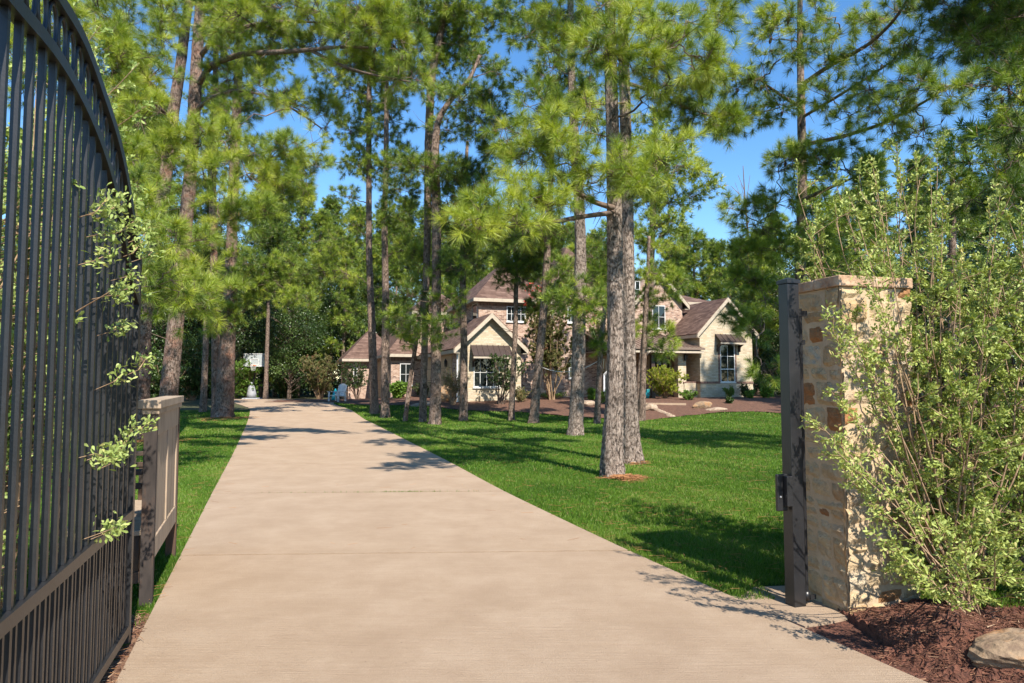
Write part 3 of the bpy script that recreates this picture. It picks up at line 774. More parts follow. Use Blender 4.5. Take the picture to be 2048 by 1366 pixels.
# smooth
def resm(s, z):
    t = np.linspace(0, s[-1], 60); zz = np.interp(t, s, z)
    for _ in range(10): zz[1:-1] = (zz[:-2] + 2 * zz[1:-1] + zz[2:]) / 4
    return t, zz
so, zo = resm(so, zo); si, zi = resm(si, zi)
def arc_rail(name, s, z, hw, hh):
    P = np.stack([s, 0 * s, z], 1); T = np.gradient(P, axis=0); T /= np.linalg.norm(T, axis=1)[:, None]
    N = np.stack([-T[:, 2], 0 * s, T[:, 0]], 1)
    V = []
    for p, nn in zip(P, N):
        for a, b in ((-1, -1), (1, -1), (1, 1), (-1, 1)): V.append(p + np.array([0, a * hw, 0]) + nn * b * hh)
    Q = [(i * 4 + j, i * 4 + (j + 1) % 4, i * 4 + 4 + (j + 1) % 4, i * 4 + 4 + j) for i in range(len(P) - 1) for j in range(4)]
    mb = MB().add(V, Q); mb.add(V[:4], [(3, 2, 1, 0)]); mb.add(V[-4:], [(0, 1, 2, 3)])
    return mb.build(name, M['metal'], gate)
arc_rail("top_rail", so, zo, .026, .026)
arc_rail("arch_rail", si, zi, .026, .026)
zm = gplane(255, 1030)[1]; zl = gplane(245, 1266)[1]
mb = MB(); mb.box(-.025, .025, -.0265, .0265, .05, zo[0] + .0); mb.build("end_stile", M['metal'], gate)
mb = MB(); mb.box(.0255, 2.9, -.026, .026, zm - .026, zm + .026); mb.build("middle_rail", M['metal'], gate)
mb = MB(); mb.box(.0255, 2.9, -.026, .026, zl - .026, zl + .026); mb.build("bottom_rail", M['metal'], gate)
k = 0; s = 0.118
while s < 2.8:
    zt_ = np.interp(s, si, zi)
    if zt_ > zm + .15:
        mb = MB(); mb.box(s - .0115, s + .0115, -.0115, .0115, zm + .027, zt_ - .02); mb.build("picket", M['metal'], gate)
    mb = MB(); mb.box(s - .0115, s + .0115, -.0115, .0115, zl + .027, zm - .027); mb.build("short_picket", M['metal'], gate)
    mb = MB(); mb.box(s - .059 - .009, s - .059 + .009, -.009, .009, zl + .027, zm - .027); mb.build("short_picket", M['metal'], gate)
    s += 0.118; k += 1
# oval rings between the two arched rails
s = 0.5
while s < 2.6:
    a = np.interp(s, si, zi) + .026; b = np.interp(s, so, zo) - .026; c = (a + b) / 2; h = (b - a) / 2
    if h > 0.03:
        th = np.linspace(0, 2 * PI, 29)
        tz = (np.interp(s + .03, so, zo) - np.interp(s - .03, so, zo)) / .06
        P = np.stack([s + np.cos(th) * .048, 0 * th, c + np.sin(th) * h * .93 + np.cos(th) * .048 * tz * .5], 1)
        mb = MB(); mb.tube(P, .009, 8, cap=False); mb.build("ring", M['metal'], gate)
    s += 0.118
mb = MB(); a = np.array([.0, -.028, gplane(266, 650)[1]]); mb.tube([a, a - [0, .03, 0]], [.02, .017], 14); mb.build("bolt", M['copper'], gate)
mb = MB(); a = np.array([.0, -.028, gplane(240, 1165)[1]]); mb.tube([a, a - [0, .035, 0]], [.02, .017], 14); mb.build("bolt", M['copper'], gate)
for ch in gate.children: pass

# weathered bench made from a panelled headboard
B0 = gnd(305, 1213); B1 = gnd(352, 1113)
bd = B1 - B0; bl = float(np.linalg.norm(bd[:2])); bd = bd / np.linalg.norm(bd)
bench = empty("wooden_bench", B0, "weathered brown wooden bench with a tall panelled back, beside the driveway", "bench", rz=math.atan2(bd[1], bd[0]))
HB = at(290, 800, B0[1])[2]
def wb(name, args, mat='wood', bevel=.004):
    mb = MB()
    for a in args: mb.box(*a)
    o = mb.build(name, M[mat], bench); b_ = o.modifiers.new("bevel", 'BEVEL'); b_.width = bevel; b_.segments = 2
    return o
# local x along bench (away from viewer), local y to the left (away from drive): +y
wb("leg", [(-.03, .03, .0, .085, 0, HB - .06)], 'wood_dark'); wb("leg", [(bl - .06, bl, .0, .085, 0, HB - .06)], 'wood_dark')
wb("top_board", [(-.06, bl + .05, -.025, .13, HB - .06, HB)])
wb("crown_moulding", [(-.04, bl + .03, -.012, .10, HB - .10, HB - .0605)])
zb0 = at(310, 1120, B0[1])[2]
wb("frieze_board", [(.031, bl - .061, .004, .03, HB - .26, HB - .101)])
wb("bottom_board", [(.031, bl - .061, .004, .03, zb0, zb0 + .15)])
wb("panel_stile", [(.031, .10, .006, .028, zb0 + .151, HB - .261)]); wb("panel_stile", [(bl / 2 - .035, bl / 2 + .035, .006, .028, zb0 + .151, HB - .261)]); wb("panel_stile", [(bl - .13, bl - .061, .006, .028, zb0 + .151, HB - .261)])
wb("panel", [(.09, bl / 2 - .03, .017, .026, zb0 + .14, HB - .25)]); wb("panel", [(bl / 2 + .03, bl - .12, .017, .026, zb0 + .14, HB - .25)])
SD = .62
wb("seat", [(.0, bl - .03, .09, SD, .50, .535)], 'wood'); wb("seat_box", [(.01, bl - .05, .095, SD - .03, .20, .499)], 'wood_dark')
for x in (-.015, bl - .07):
    wb("arm_rest", [(x - .02, x + .07, .088, SD + .03, .93, .965)], 'wood_dark')
    wb("arm_rail", [(x, x + .04, .088, SD - .05, .83, .87)], 'wood_dark')
    wb("arm_rail", [(x, x + .04, .088, SD - .05, .17, .25)], 'wood_dark')
    wb("leg", [(x - .005, x + .055, SD - .05, SD + .01, 0, .929)], 'wood_dark')
    for yy in (.16, .28, .40, .50):
        wb("arm_slat", [(x + .01, x + .03, yy, yy + .035, .251, .829)], 'wood_dark')

# ------------------------------------------------------------------ foliage tools
def unit(v): return v / (np.linalg.norm(v, axis=-1, keepdims=True) + 1e-9)

def needles(mb, P, D, L, width, k, tint, m=0):
    """tufts of k needles around shoots at P pointing along D"""
    n = len(P)
    if n == 0: return
    P = np.repeat(P, k, 0); D = np.repeat(D, k, 0); Ln = np.repeat(L, k) * rng.uniform(.75, 1.1, n * k)
    t = rng.random(n * k); ang = np.radians(82 - 58 * t + rng.uniform(-10, 10, n * k))
    rp = rng.standard_normal((n * k, 3)); perp = unit(rp - D * (rp * D).sum(1, keepdims=True))
    nd_ = D * np.cos(ang)[:, None] + perp * np.sin(ang)[:, None]
    nd_[:, 2] -= 0.10; nd_ = unit(nd_)
    O = P + D * (t * 0.5 * np.repeat(L, k))[:, None]
    rp = rng.standard_normal((n * k, 3)); wv = unit(rp - nd_ * (rp * nd_).sum(1, keepdims=True)) * (width / 2)
    V = np.stack([O - wv, O + wv, O + nd_ * Ln[:, None]], 1).reshape(-1, 3)
    tt = np.repeat(tint, k) + 0.10 * rng.standard_normal(n * k)
    tt = np.where(rng.random(n * k) < 0.02, 1.0, np.clip(tt, 0, 0.94))
    mb.add(V, np.arange(n * k * 3).reshape(-1, 3), m, np.repeat(tt, 3))

def leaves(mb, P, D, L, W, tint, m=0, six=True):
    n = len(P)
    rp = rng.standard_normal((n, 3)); S = unit(rp - D * (rp * D).sum(1, keepdims=True))
    L = np.broadcast_to(L, (n,))[:, None]; W = np.broadcast_to(W, (n,))[:, None] / 2
    N = np.cross(D, S)
    if six:
        V = np.stack([P, P + D * L * .45 + S * W * .8 + N * L * .05, P + D * L * .8 + S * W, P + D * L * 1.0 , P + D * L * .8 - S * W, P + D * L * .45 - S * W * .8 + N * L * .05], 1)
        k = 6
    else:
        V = np.stack([P, P + D * L * .55 + S * W, P + D * L, P + D * L * .55 - S * W], 1); k = 4
    mb.add(V.reshape(-1, 3), np.arange(n * k).reshape(-1, k), m, np.repeat(np.broadcast_to(tint, (n,)), k))

def wiggle(a, b, n, amp, sag=0.0):
    t = np.linspace(0, 1, n)[:, None]; P = a + (b - a) * t
    L = np.linalg.norm(b - a)
    w_ = np.cumsum(rng.standard_normal((n, 3)), 0); w_ -= w_[0] + (w_[-1] - w_[0]) * t
    P = P + w_ * amp * L / math.sqrt(n)
    P[:, 2] += (sag * L * 4 * t * (1 - t))[:, 0]
    return P

def pad_foliage(cb, tb, c, r, q, anchor, dens=1.0, tbase=0.5, droop=0.0):
    """one foliage pad at c (local), radii r (3,), quality q=(needle length, width, count); twigs into tb"""
    L, wd, k = q
    R = float(np.mean(r))
    m = max(5, int(17 * dens * (R / 0.7) ** 2 * (0.22 / L) ** 1.2))
    d = unit(rng.standard_normal((m, 3))); rad = rng.random((m, 1)) ** 0.4
    S = c + d * rad * r * 0.95
    tb.sticks(np.repeat((anchor * .5 + c * .5)[None], m, 0), S, 0.012 * R ** .5, 0.006, m=1)
    nt_ = 5
    d2 = unit(rng.standard_normal((m * nt_, 3)) + [0, 0, 0.3] + np.repeat(unit(S - c), nt_, 0) * 0.7)
    S2 = np.repeat(S, nt_, 0); P = S2 + d2 * rng.uniform(.08, .30, (m * nt_, 1)) * (L / .22)
    tb.sticks(S2, P, 0.006, 0.004, m=1)
    D = unit(d2 + 0.35 * unit(P - c) + [0, 0, .25])
    tint = np.repeat(tbase + 0.14 * rng.standard_normal(m), nt_) + 0.11 * rng.standard_normal(m * nt_)
    needles(cb, P, D, L * rng.uniform(.8, 1.1, m * nt_), wd, k, np.clip(tint, 0, .93))

def trunk_path(path, Y, jitter=0.0):
    P = []; R = []
    for px, py, r in path:
        P.append(at(px, py, Y)); R.append(r * Y / F)
    return np.array(P), np.array(R)

def dense_path(P, R, step=0.25):
    d = np.r_[0, np.cumsum(np.linalg.norm(np.diff(P, axis=0), axis=1))]
    t = np.arange(0, d[-1], step)
    Q = np.stack([np.interp(t, d, P[:, i]) for i in range(3)], 1); r = np.interp(t, d, R)
    for _ in range(max(1, int(0.6 / step) * 2)): Q[1:-1] = (Q[:-2] + 2 * Q[1:-1] + Q[2:]) / 4
    return Q, r

def pine(label, path, pads, Ybase=None, q=(0.22, 0.009, 46), bark='bark', dens=1.5, tb=0.5, group="pine trees on the lawn", sides=20, limbs=(), upper=0, step=.12, stubs=0):
    """pads: (px,py,rx,ry,Y or 0)"""
    px, py, _ = path[0]
    base = gnd(px, py) if Ybase is None else np.array([at(px, py, Ybase)[0], Ybase, float(gz(at(px, py, Ybase)[0], Ybase))])
    Y = base[1]
    P, R = trunk_path(path, Y); P[0] = base - [0, 0, .12]
    Q, r = dense_path(P, R, step)
    flare = 1 + 0.14 * np.exp(-np.maximum(Q[:, 2] - base[2], 0) / 0.25)
    r = r * flare
    root = empty("pine_tree", base, label, "tree", group)
    t = MB(); ph = rng.uniform(0, 6, 4)
    fl = lambda a, i: 1 + 0.05 * np.sin(3 * a + ph[0] + i * step * .4) + 0.03 * np.sin(7 * a + ph[1] - i * step) + (0.24 * np.exp(-i * step / .28)) * np.sin(5 * a + ph[2] + .8 * np.sin(2 * a + ph[3]))
    t.tube(Q - base, r, sides, rough=0.035, flute=fl)
    crown = MB()
    allp = [tuple(p) for p in pads]
    if upper:
        # crown above the frame
        topz = Q[-1, 2]; z0 = at(1024, -60, Y)[2]
        for _ in range(upper):
            z = rng.uniform(z0, max(topz, z0 + 1)); f = 1 - (z - z0) / max(topz - z0 + .5, 1)
            a = rng.uniform(0, 2 * PI); rr = rng.uniform(.5, 2.6) * (0.35 + .65 * f)
            cx = np.interp(z, Q[:, 2], Q[:, 0]) + math.cos(a) * rr; cy = Y + math.sin(a) * rr
            allp.append(('w', np.array([cx, cy, z]), rng.uniform(.5, .85)))
    todo = []
    for pd in allp:
        if pd[0] == 'w': c = pd[1]; rr = np.array([pd[2], pd[2], pd[2] * .6])
        else:
            x, y_, rx, ry = pd[:4]; YY = pd[4] if len(pd) > 4 and pd[4] else Y + rng.uniform(-1, 1) * 0.9
            c = at(x, y_, YY); rr = np.array([rx * YY / F, (rx + ry) / 2 * YY / F, ry * YY / F])
        hd = np.hypot(*(c[:2] - [np.interp(c[2], Q[:, 2], Q[:, 0]), np.interp(c[2], Q[:, 2], Q[:, 1])]))
        todo.append((hd, c, rr))
    todo.sort(key=lambda e: e[0]); nodes = []
    for pl, r0, r1 in limbs:
        for x, y_, YY in pl[1:]: nodes.append((0.0, at(x, y_, YY)))
    for hd, c, rr in todo:
        zs = np.clip(c[2] - 0.22 * hd - rng.uniform(0, .3), base[2] + 1.0, Q[-1, 2])
        a = np.array([np.interp(zs, Q[:, 2], Q[:, 0]), np.interp(zs, Q[:, 2], Q[:, 1]), zs]); best = np.linalg.norm(c - a) * .8; far = True
        for hn, cn in nodes:
            dd = np.linalg.norm(c - cn)
            if dd < best and hn <= hd: best = dd; a = cn; far = False
        lr = min(0.010 + 0.010 * np.linalg.norm(c - a), .045) if far else min(.010 + .006 * best, .02)
        L_ = wiggle(a, c, 9, 0.16, 0.04)
        t.tube(L_ - base, np.linspace(lr, .009, 9), 6, m=1, cap=False)
        nodes.append((hd, c))
        tb_ = tb + rng.uniform(-.1, .1)
        pad_foliage(crown, t, c - base, rr * 1.12, q, (a * .3 + c * .7) - base, dens, tb_)
    for pl, r0, r1 in limbs:
        L_ = np.array([at(x, y_, YY) for x, y_, YY in pl]); LQ, lr = dense_path(L_, np.linspace(r0, r1, len(L_)), .15)
        t.tube(LQ - base, lr, 8, m=1, cap=False, rough=.04)
        # twigs off the limb
        n = len(LQ) * 2; i = rng.integers(2, len(LQ), n) if len(LQ) > 3 else np.zeros(n, int)
        A = LQ[i] - base; t.sticks(A, A + unit(rng.standard_normal((n, 3))) * rng.uniform(.1, .5, (n, 1)), .008, .003, m=1)
    if stubs:
        zz = rng.uniform(base[2] + 2, min(Q[-1, 2], at(1024, 0, Y)[2]), stubs)
        A = np.stack([np.interp(zz, Q[:, 2], Q[:, 0]), np.interp(zz, Q[:, 2], Q[:, 1]), zz], 1) - base
        D = unit(np.stack([rng.standard_normal(stubs), rng.standard_normal(stubs), rng.uniform(-.3, .5, stubs)], 1))
        B = A + D * rng.uniform(.3, .9, (stubs, 1)); t.sticks(A, B, .014, .006, m=1, sides=4)
        B2 = B + unit(D + .6 * rng.standard_normal((stubs, 3))) * rng.uniform(.1, .5, (stubs, 1)); t.sticks(B, B2, .006, .002, m=1)
    t.build("trunk", [M[bark], M['limb']], root)
    if crown.n: crown.build("crown", M['needle'], root)
    return root

QN = (0.21, 0.0050, 130)      # near
QM = (0.22, 0.0070, 100)      # 12-18 m
QF = (0.24, 0.0115, 62)      # 20-30 m

exec_trees = True
if exec_trees:
    # --- left group
    pine("big pine with curving trunk just right of the open gate, leftmost of the pines", [(288, 880, 15), (284, 800, 13.5), (289, 650, 12.5), (308, 500, 12.5), (328, 380, 12), (345, 240, 11), (362, 130, 10), (374, 30, 8.5), (390, -80, 8), (400, -420, 4)],
         [(120, 60, 60, 60, 12), (50, 150, 60, 60, 12), (150, 220, 60, 60, 12), (30, 40, 50, 50, 12), (90, 330, 60, 60, 11), (190, 20, 50, 40, 13), (210, 100, 40, 40, 13), (180, 300, 50, 50, 12), (250, 60, 50, 50, 14), (330, 30, 50, 40, 15), (230, 190, 55, 45, 13), (300, 160, 45, 35, 14), (290, 250, 55, 40, 13), (250, 120, 50, 45, 13), (330, 90, 35, 30, 14), (265, 320, 35, 30, 12),
          (290, 385, 38, 35, 11.5), (300, 455, 55, 42, 11), (350, 480, 40, 28, 10.5), (310, 565, 46, 42, 10.5), (285, 520, 40, 40, 11), (330, 610, 30, 30, 11), (375, 600, 45, 32, 11), (425, 600, 40, 28, 11.5), (390, 560, 45, 30, 12)],
         q=QN, bark='bark_red', upper=16, dens=1.5, tb=0.66, stubs=14, limbs=[([(350, 215, 19.5), (300, 165, 17), (262, 150, 15), (225, 145, 13)], .07, .02), ([(345, 240, 19.5), (290, 190, 16), (270, 150, 14)], .05, .02)])
    pine("leaning reddish pine behind the wooden bench", [(330, 885, 20), (338, 780, 17), (350, 650, 15), (365, 500, 14), (378, 380, 12.5), (387, 250, 12), (395, 100, 11), (402, 0, 10), (410, -450, 4)],
         [(470, 25, 60, 30, 15), (560, 12, 60, 28, 15), (640, 20, 55, 30, 14), (720, 15, 60, 38, 14), (760, 55, 50, 35, 14), (700, 130, 45, 30, 14.5), (750, 120, 40, 30, 14.5), (640, 90, 50, 24, 15), (430, 30, 50, 40, 16), (560, 90, 40, 24, 15.5), (480, 215, 40, 24, 16), (700, 62, 50, 24, 14), (805, 110, 45, 38, 14), (838, 160, 32, 28, 14), (790, 160, 35, 20, 14.5),
          (560, 185, 45, 20, 15), (620, 215, 42, 22, 15), (655, 248, 26, 24, 15), (590, 200, 30, 20, 15), (450, 70, 40, 30, 16), (530, 60, 50, 20, 15.5), (620, 60, 45, 20, 15),
          (380, 290, 55, 35, 13.5), (450, 285, 45, 35, 14), (330, 315, 45, 32, 13), (540, 315, 50, 30, 14), (600, 305, 45, 30, 14), (615, 355, 42, 28, 14), (565, 375, 42, 30, 14), (500, 360, 50, 28, 14), (450, 390, 40, 26, 13), (480, 440, 32, 26, 13), (440, 440, 26, 20, 13), (515, 430, 22, 16, 13), (420, 340, 45, 28, 13), (500, 165, 40, 22, 16), (450, 140, 35, 20, 17)],
         q=QN, bark='bark_red', upper=18, tb=0.64, dens=1.4, stubs=10,
         limbs=[([(384, 190, 18.3), (420, 130, 17), (480, 108, 16), (540, 105, 15), (620, 100, 14.5), (690, 92, 14), (750, 96, 14)], .085, .025), ([(620, 100, 14.5), (700, 140, 14.3), (790, 158, 14), (830, 165, 14)], .04, .012),
                ([(386, 130, 18.3), (430, 75, 17), (500, 50, 16), (560, 42, 15), (640, 45, 14.5)], .07, .02), ([(378, 235, 18.3), (420, 195, 17), (470, 178, 16), (530, 190, 15.5), (600, 225, 15), (650, 262, 15)], .05, .015)])
    pine("stout straight pine with rust-coloured bark at the lawn edge, thickest of the left trio", [(446, 836, 20), (453, 720, 15), (460, 600, 13), (464, 450, 10), (468, 350, 10), (472, 250, 9), (478, 120, 8), (482, 0, 7), (485, -300, 3)],
         [(490, 560, 40, 26, 0), (555, 570, 42, 24, 0), (520, 530, 42, 24, 0), (595, 600, 30, 20, 0), (470, 520, 30, 24, 0), (580, 545, 40, 26, 0), (440, 640, 30, 26, 0), (500, 610, 30, 22, 0), (430, 180, 35, 25, 0), (500, 130, 40, 25, 0), (470, 210, 40, 25, 0), (440, 60, 45, 35, 0), (520, 50, 45, 30, 0), (540, 120, 40, 25, 0), (430, 260, 40, 28, 0), (500, 300, 34, 24, 0)], q=QF, bark='bark_red', upper=14, tb=.45, stubs=10)
    pine("pine pressed close behind the stout rust-barked pine", [(432, 830, 9), (432, 650, 8), (425, 420, 6.5), (428, 250, 6), (432, 100, 5), (435, -250, 3)],
         [(430, 330, 30, 20, 0), (400, 380, 35, 24, 0), (440, 120, 30, 20, 0), (415, 200, 35, 20, 0), (410, 480, 30, 22, 0)], q=QF, bark='bark_red', upper=8, tb=.4, stubs=8)
    pine("slim dark pine left of the stout rust-barked pine", [(406, 824, 6.5), (411, 700, 5.5), (414, 600, 5), (418, 450, 4), (420, 250, 3)],
         [(420, 430, 40, 25, 0), (400, 500, 35, 25, 0), (430, 520, 30, 25, 0), (425, 300, 30, 24, 0), (410, 560, 30, 25, 0)], q=QF, bark='bark_far', tb=.35, stubs=6)
    pine("slim bare pine trunk right behind the basketball hoop", [(531, 803, 5), (533, 740, 4), (536, 640, 3.5), (538, 500, 3), (540, 300, 2)],
         [(540, 480, 40, 30, 0), (520, 420, 40, 30, 0), (560, 400, 40, 30, 0), (540, 350, 35, 30, 0), (540, 560, 40, 30, 0)], Ybase=50, q=(.3, .035, 20), bark='bark_far', tb=.3)
    # --- middle group
    pine("tall pine nearest the driveway's right edge, leaning slightly left", [(749, 828, 9), (743, 650, 7.5), (738, 500, 6), (738, 350, 5.5), (738, 200, 5), (740, 60, 4), (742, -260, 2.5)],
         [(730, 235, 40, 28, 0), (695, 262, 36, 24, 0), (745, 335, 45, 32, 0), (705, 320, 36, 26, 0), (765, 185, 36, 24, 0), (705, 450, 28, 20, 0), (665, 485, 34, 26, 0), (715, 130, 40, 26, 0), (640, 540, 30, 24, 0), (685, 545, 26, 18, 0), (690, 395, 24, 16, 0), (760, 270, 30, 22, 0), (740, 60, 45, 34, 0), (700, 180, 34, 24, 0), (690, 60, 40, 30, 0), (660, 150, 34, 22, 0), (700, 20, 40, 30, 0)], q=QF, bark='bark_far', upper=8, tb=.55, stubs=12, dens=1.15)
    pine("tall dark-trunked pine second from the driveway's right edge", [(770, 836, 9), (772, 600, 7), (769, 450, 6), (772, 300, 5), (773, 150, 4.5), (775, -250, 2.5)],
         [(800, 375, 38, 28, 0), (790, 430, 40, 28, 0), (785, 240, 40, 30, 0), (805, 310, 30, 24, 0), (805, 500, 30, 20, 0), (770, 140, 40, 26, 0), (800, 625, 22, 14, 0), (780, 70, 40, 30, 0), (810, 20, 40, 30, 0), (750, 110, 34, 24, 0), (820, 160, 30, 24, 0)], q=QF, bark='bark_far', upper=8, tb=.42, stubs=12, dens=1.15)
    pine("forked pine behind the thick dark one, its top leaning right against the sky", [(845, 845, 7.5), (850, 650, 6.3), (855, 450, 7), (857, 300, 8), (862, 160, 8), (880, 70, 7), (900, -40, 5), (915, -250, 3)],
         [(860, 60, 38, 34, 0), (915, 60, 38, 32, 0), (850, 15, 38, 26, 0), (940, 20, 38, 22, 0), (900, 110, 38, 28, 0), (826, 95, 34, 26, 0), (880, 190, 32, 24, 0), (900, 10, 40, 24, 0), (845, 520, 30, 30, 0), (985, 45, 26, 24, 0), (830, 40, 38, 28, 0), (870, 130, 36, 26, 0), (940, 80, 34, 26, 0), (1010, 20, 34, 22, 0)], q=QF, bark='bark_far', upper=8, tb=.5, stubs=10)
    pine("thick dark pine with a wide right-hand crown, left of the cream gable", [(870, 850, 12.5), (872, 780, 10.5), (872, 700, 9.8), (873, 550, 9), (872, 400, 9.5), (869, 300, 8.5), (875, 240, 6), (900, 200, 5), (940, 160, 4), (960, 110, 3)],
         [(850, 330, 48, 26, 0), (798, 335, 38, 24, 0), (900, 345, 40, 28, 0), (945, 350, 42, 32, 0), (980, 300, 26, 32, 0), (960, 245, 36, 30, 0), (925, 200, 40, 28, 0), (985, 190, 26, 26, 0), (1003, 150, 12, 12, 0), (900, 260, 36, 26, 0), (955, 385, 32, 24, 0), (900, 405, 42, 28, 0), (960, 130, 36, 26, 0), (985, 230, 22, 22, 0),
          (845, 628, 28, 16, 0), (900, 600, 28, 18, 0), (905, 535, 30, 20, 0), (822, 592, 28, 16, 0), (905, 470, 28, 18, 0), (815, 662, 22, 18, 23.5), (848, 672, 26, 18, 23.5), (880, 660, 22, 18, 24)], q=QF, bark='bark_far', tb=.34, stubs=14, dens=1.5)
    pine("thin leaning young pine left of the thick dark one", [(809, 844, 4.5), (820, 760, 4.2), (833, 680, 4), (843, 610, 3), (852, 540, 2.5)],
         [(800, 640, 20, 12, 22.5), (845, 560, 22, 14, 0)], q=QF, bark='bark_far', tb=.5)
    pine("pine standing in front of the cream gable", [(926, 843, 8.5), (928, 700, 7), (926, 580, 6), (925, 480, 5), (930, 380, 4), (935, 280, 3)],
         [(930, 515, 40, 30, 0), (960, 470, 40, 28, 0), (950, 425, 30, 20, 0), (930, 380, 34, 24, 0)], q=QF, bark='bark_far', tb=.35, stubs=6)
    pine("small young pine with a bare stem right of the cream gable", [(1022, 842, 6.5), (1027, 740, 5.2), (1031, 650, 4.8), (1032, 570, 4.5), (1036, 500, 3)],
         [(1040, 530, 38, 20, 0), (1006, 540, 26, 15, 0), (1062, 556, 28, 20, 0), (1030, 498, 36, 20, 0), (1068, 610, 30, 14, 0), (1012, 562, 20, 12, 0), (1070, 520, 26, 18, 0)], q=QF, bark='bark_far', tb=.36, stubs=8)
    pine("pine leaning right in front of the red-flowered myrtle", [(1067, 848, 10), (1075, 750, 8.3), (1085, 650, 7.8), (1092, 550, 7.5), (1098, 430, 6.5), (1103, 330, 5), (1108, 150, 4)],
         [(1120, 560, 34, 26, 0), (1085, 500, 34, 22, 0), (1050, 460, 34, 22, 0), (1110, 470, 34, 22, 0), (1100, 415, 30, 20, 0), (1130, 590, 22, 16, 0)], q=QF, bark='bark_far', tb=.36, stubs=8)
    pine("tall pine on the open lawn left of the big pair of trunks", [(1150, 872, 15.5), (1156, 760, 13), (1158, 620, 13), (1161, 500, 11.5), (1158, 400, 10.5), (1150, 300, 9.5), (1145, 200, 8.5), (1142, 100, 7), (1140, -250, 4)],
         [(1150, 180, 40, 26, 0), (1100, 135, 40, 26, 0), (1085, 200, 40, 20, 0), (1185, 150, 28, 28, 0), (1150, 232, 45, 24, 0), (1100, 60, 40, 30, 0), (1170, 55, 36, 26, 0), (1060, 165, 26, 18, 0), (1195, 255, 20, 14, 0), (1050, 60, 40, 30, 0), (1045, 20, 36, 22, 0),
          (1170, 598, 45, 24, 19), (1125, 612, 26, 18, 19), (1192, 628, 22, 20, 19), (1195, 560, 30, 22, 22), (1130, 540, 30, 20, 22), (1205, 510, 30, 22, 22), (1215, 590, 24, 20, 22), (1110, 590, 24, 16, 21)], q=QF, bark='bark', upper=10, tb=.45, stubs=8)
    pine("thin pine stem just left of the big pair of trunks", [(1193, 849, 6.5), (1198, 750, 5), (1202, 680, 5), (1209, 620, 4.5), (1218, 540, 4)],
         [(1194, 690, 22, 18, 0), (1185, 560, 30, 20, 0), (1180, 510, 30, 20, 0), (1230, 520, 36, 24, 0), (1200, 470, 34, 20, 0)], q=QF, bark='bark_far', tb=.5)
    pine("thin pine stem just right of the big pair of trunks", [(1283, 843, 7.5), (1287, 720, 5.5), (1292, 610, 5), (1296, 540, 4), (1298, 470, 3)],
         [(1305, 545, 36, 20, 0), (1283, 600, 24, 18, 0), (1332, 600, 20, 13, 0), (1328, 700, 26, 16, 0), (1290, 650, 22, 13, 0), (1322, 668, 24, 13, 0), (1350, 560, 26, 16, 0), (1310, 490, 36, 22, 0), (1275, 660, 20, 15, 0)], q=QF, bark='bark_far', tb=.58)
    # --- the big pair
    pine("nearest pine on the lawn, left trunk of the big close pair", [(1226, 957, 24), (1224, 900, 21), (1229, 800, 17.5), (1231, 700, 16), (1229, 550, 15.2), (1228, 400, 14.8), (1225, 250, 13), (1222, 150, 12.5), (1221, 50, 11), (1222, -100, 10), (1222, -700, 4)],
         [(1230, 350, 45, 28, 10), (1175, 370, 42, 26, 10.4), (1110, 365, 52, 26, 10.2), (1050, 330, 44, 30, 10), (1085, 290, 50, 36, 10), (1035, 265, 34, 26, 10), (1085, 225, 42, 26, 10), (1125, 270, 40, 34, 10), (1150, 325, 40, 28, 10), (1055, 400, 50, 22, 9.8), (985, 430, 42, 18, 9.6), (945, 452, 26, 15, 9.4), (1015, 445, 40, 18, 9.6), (1280, 370, 48, 26, 10), (1322, 345, 38, 28, 10), (1335, 305, 34, 24, 10.2), (1095, 410, 46, 20, 10),
          (1232, 75, 45, 28, 9.8), (1195, 100, 26, 20, 9.8), (1282, 112, 46, 34, 10), (1332, 100, 48, 34, 10), (1390, 112, 42, 34, 10), (1428, 122, 26, 24, 10.2), (1360, 50, 52, 34, 10.3), (1285, 42, 46, 28, 10.5), (1180, 20, 46, 26, 10.8), (1120, 25, 36, 24, 11), (1150, 62, 34, 20, 11), (1340, 158, 46, 22, 10.5), (1440, 18, 46, 20, 11), (1430, 60, 30, 22, 11), (1100, 85, 26, 18, 11), (1236, 120, 34, 22, 10)],
         q=QN, bark='bark', upper=5, tb=.72, sides=48, step=.05, dens=1.6,
         limbs=[([(1226, 415, 11.2), (1180, 405, 10.8), (1130, 370, 10.5), (1100, 330, 10.2), (1070, 290, 10)], .05, .015), ([(1226, 425, 11.2), (1150, 435, 10.5), (1080, 450, 10), (1000, 455, 9.7), (950, 455, 9.5)], .045, .012)])
    pine("slightly farther pine, right trunk of the big close pair", [(1263, 929, 24), (1261, 880, 18.5), (1260, 800, 15), (1258, 700, 13), (1256, 550, 13), (1254, 400, 12.3), (1251, 250, 11.5), (1249, 170, 11), (1245, 50, 10), (1242, -100, 9), (1240, -700, 4)],
         [(1295, 200, 34, 18, 12.5), (1345, 190, 38, 20, 12.5), (1400, 205, 34, 18, 12.5), (1435, 232, 22, 16, 12.5), (1300, 20, 50, 24, 12.5), (1450, 240, 26, 16, 12.5), (1180, 210, 26, 15, 12.5), (1390, 235, 30, 15, 12.7), (1385, 165, 34, 20, 12.5)],
         q=QN, bark='bark', upper=6, tb=.60, sides=48, step=.05, dens=1.4,
         limbs=[([(1252, 165, 13), (1300, 180, 12.7), (1360, 210, 12.5), (1400, 228, 12.5), (1440, 236, 12.5)], .04, .012), ([(1250, 285, 13), (1200, 268, 12.8), (1160, 262, 12.6)], .02, .01), ([(1250, 205, 13), (1200, 212, 13), (1150, 205, 13)], .025, .01)])
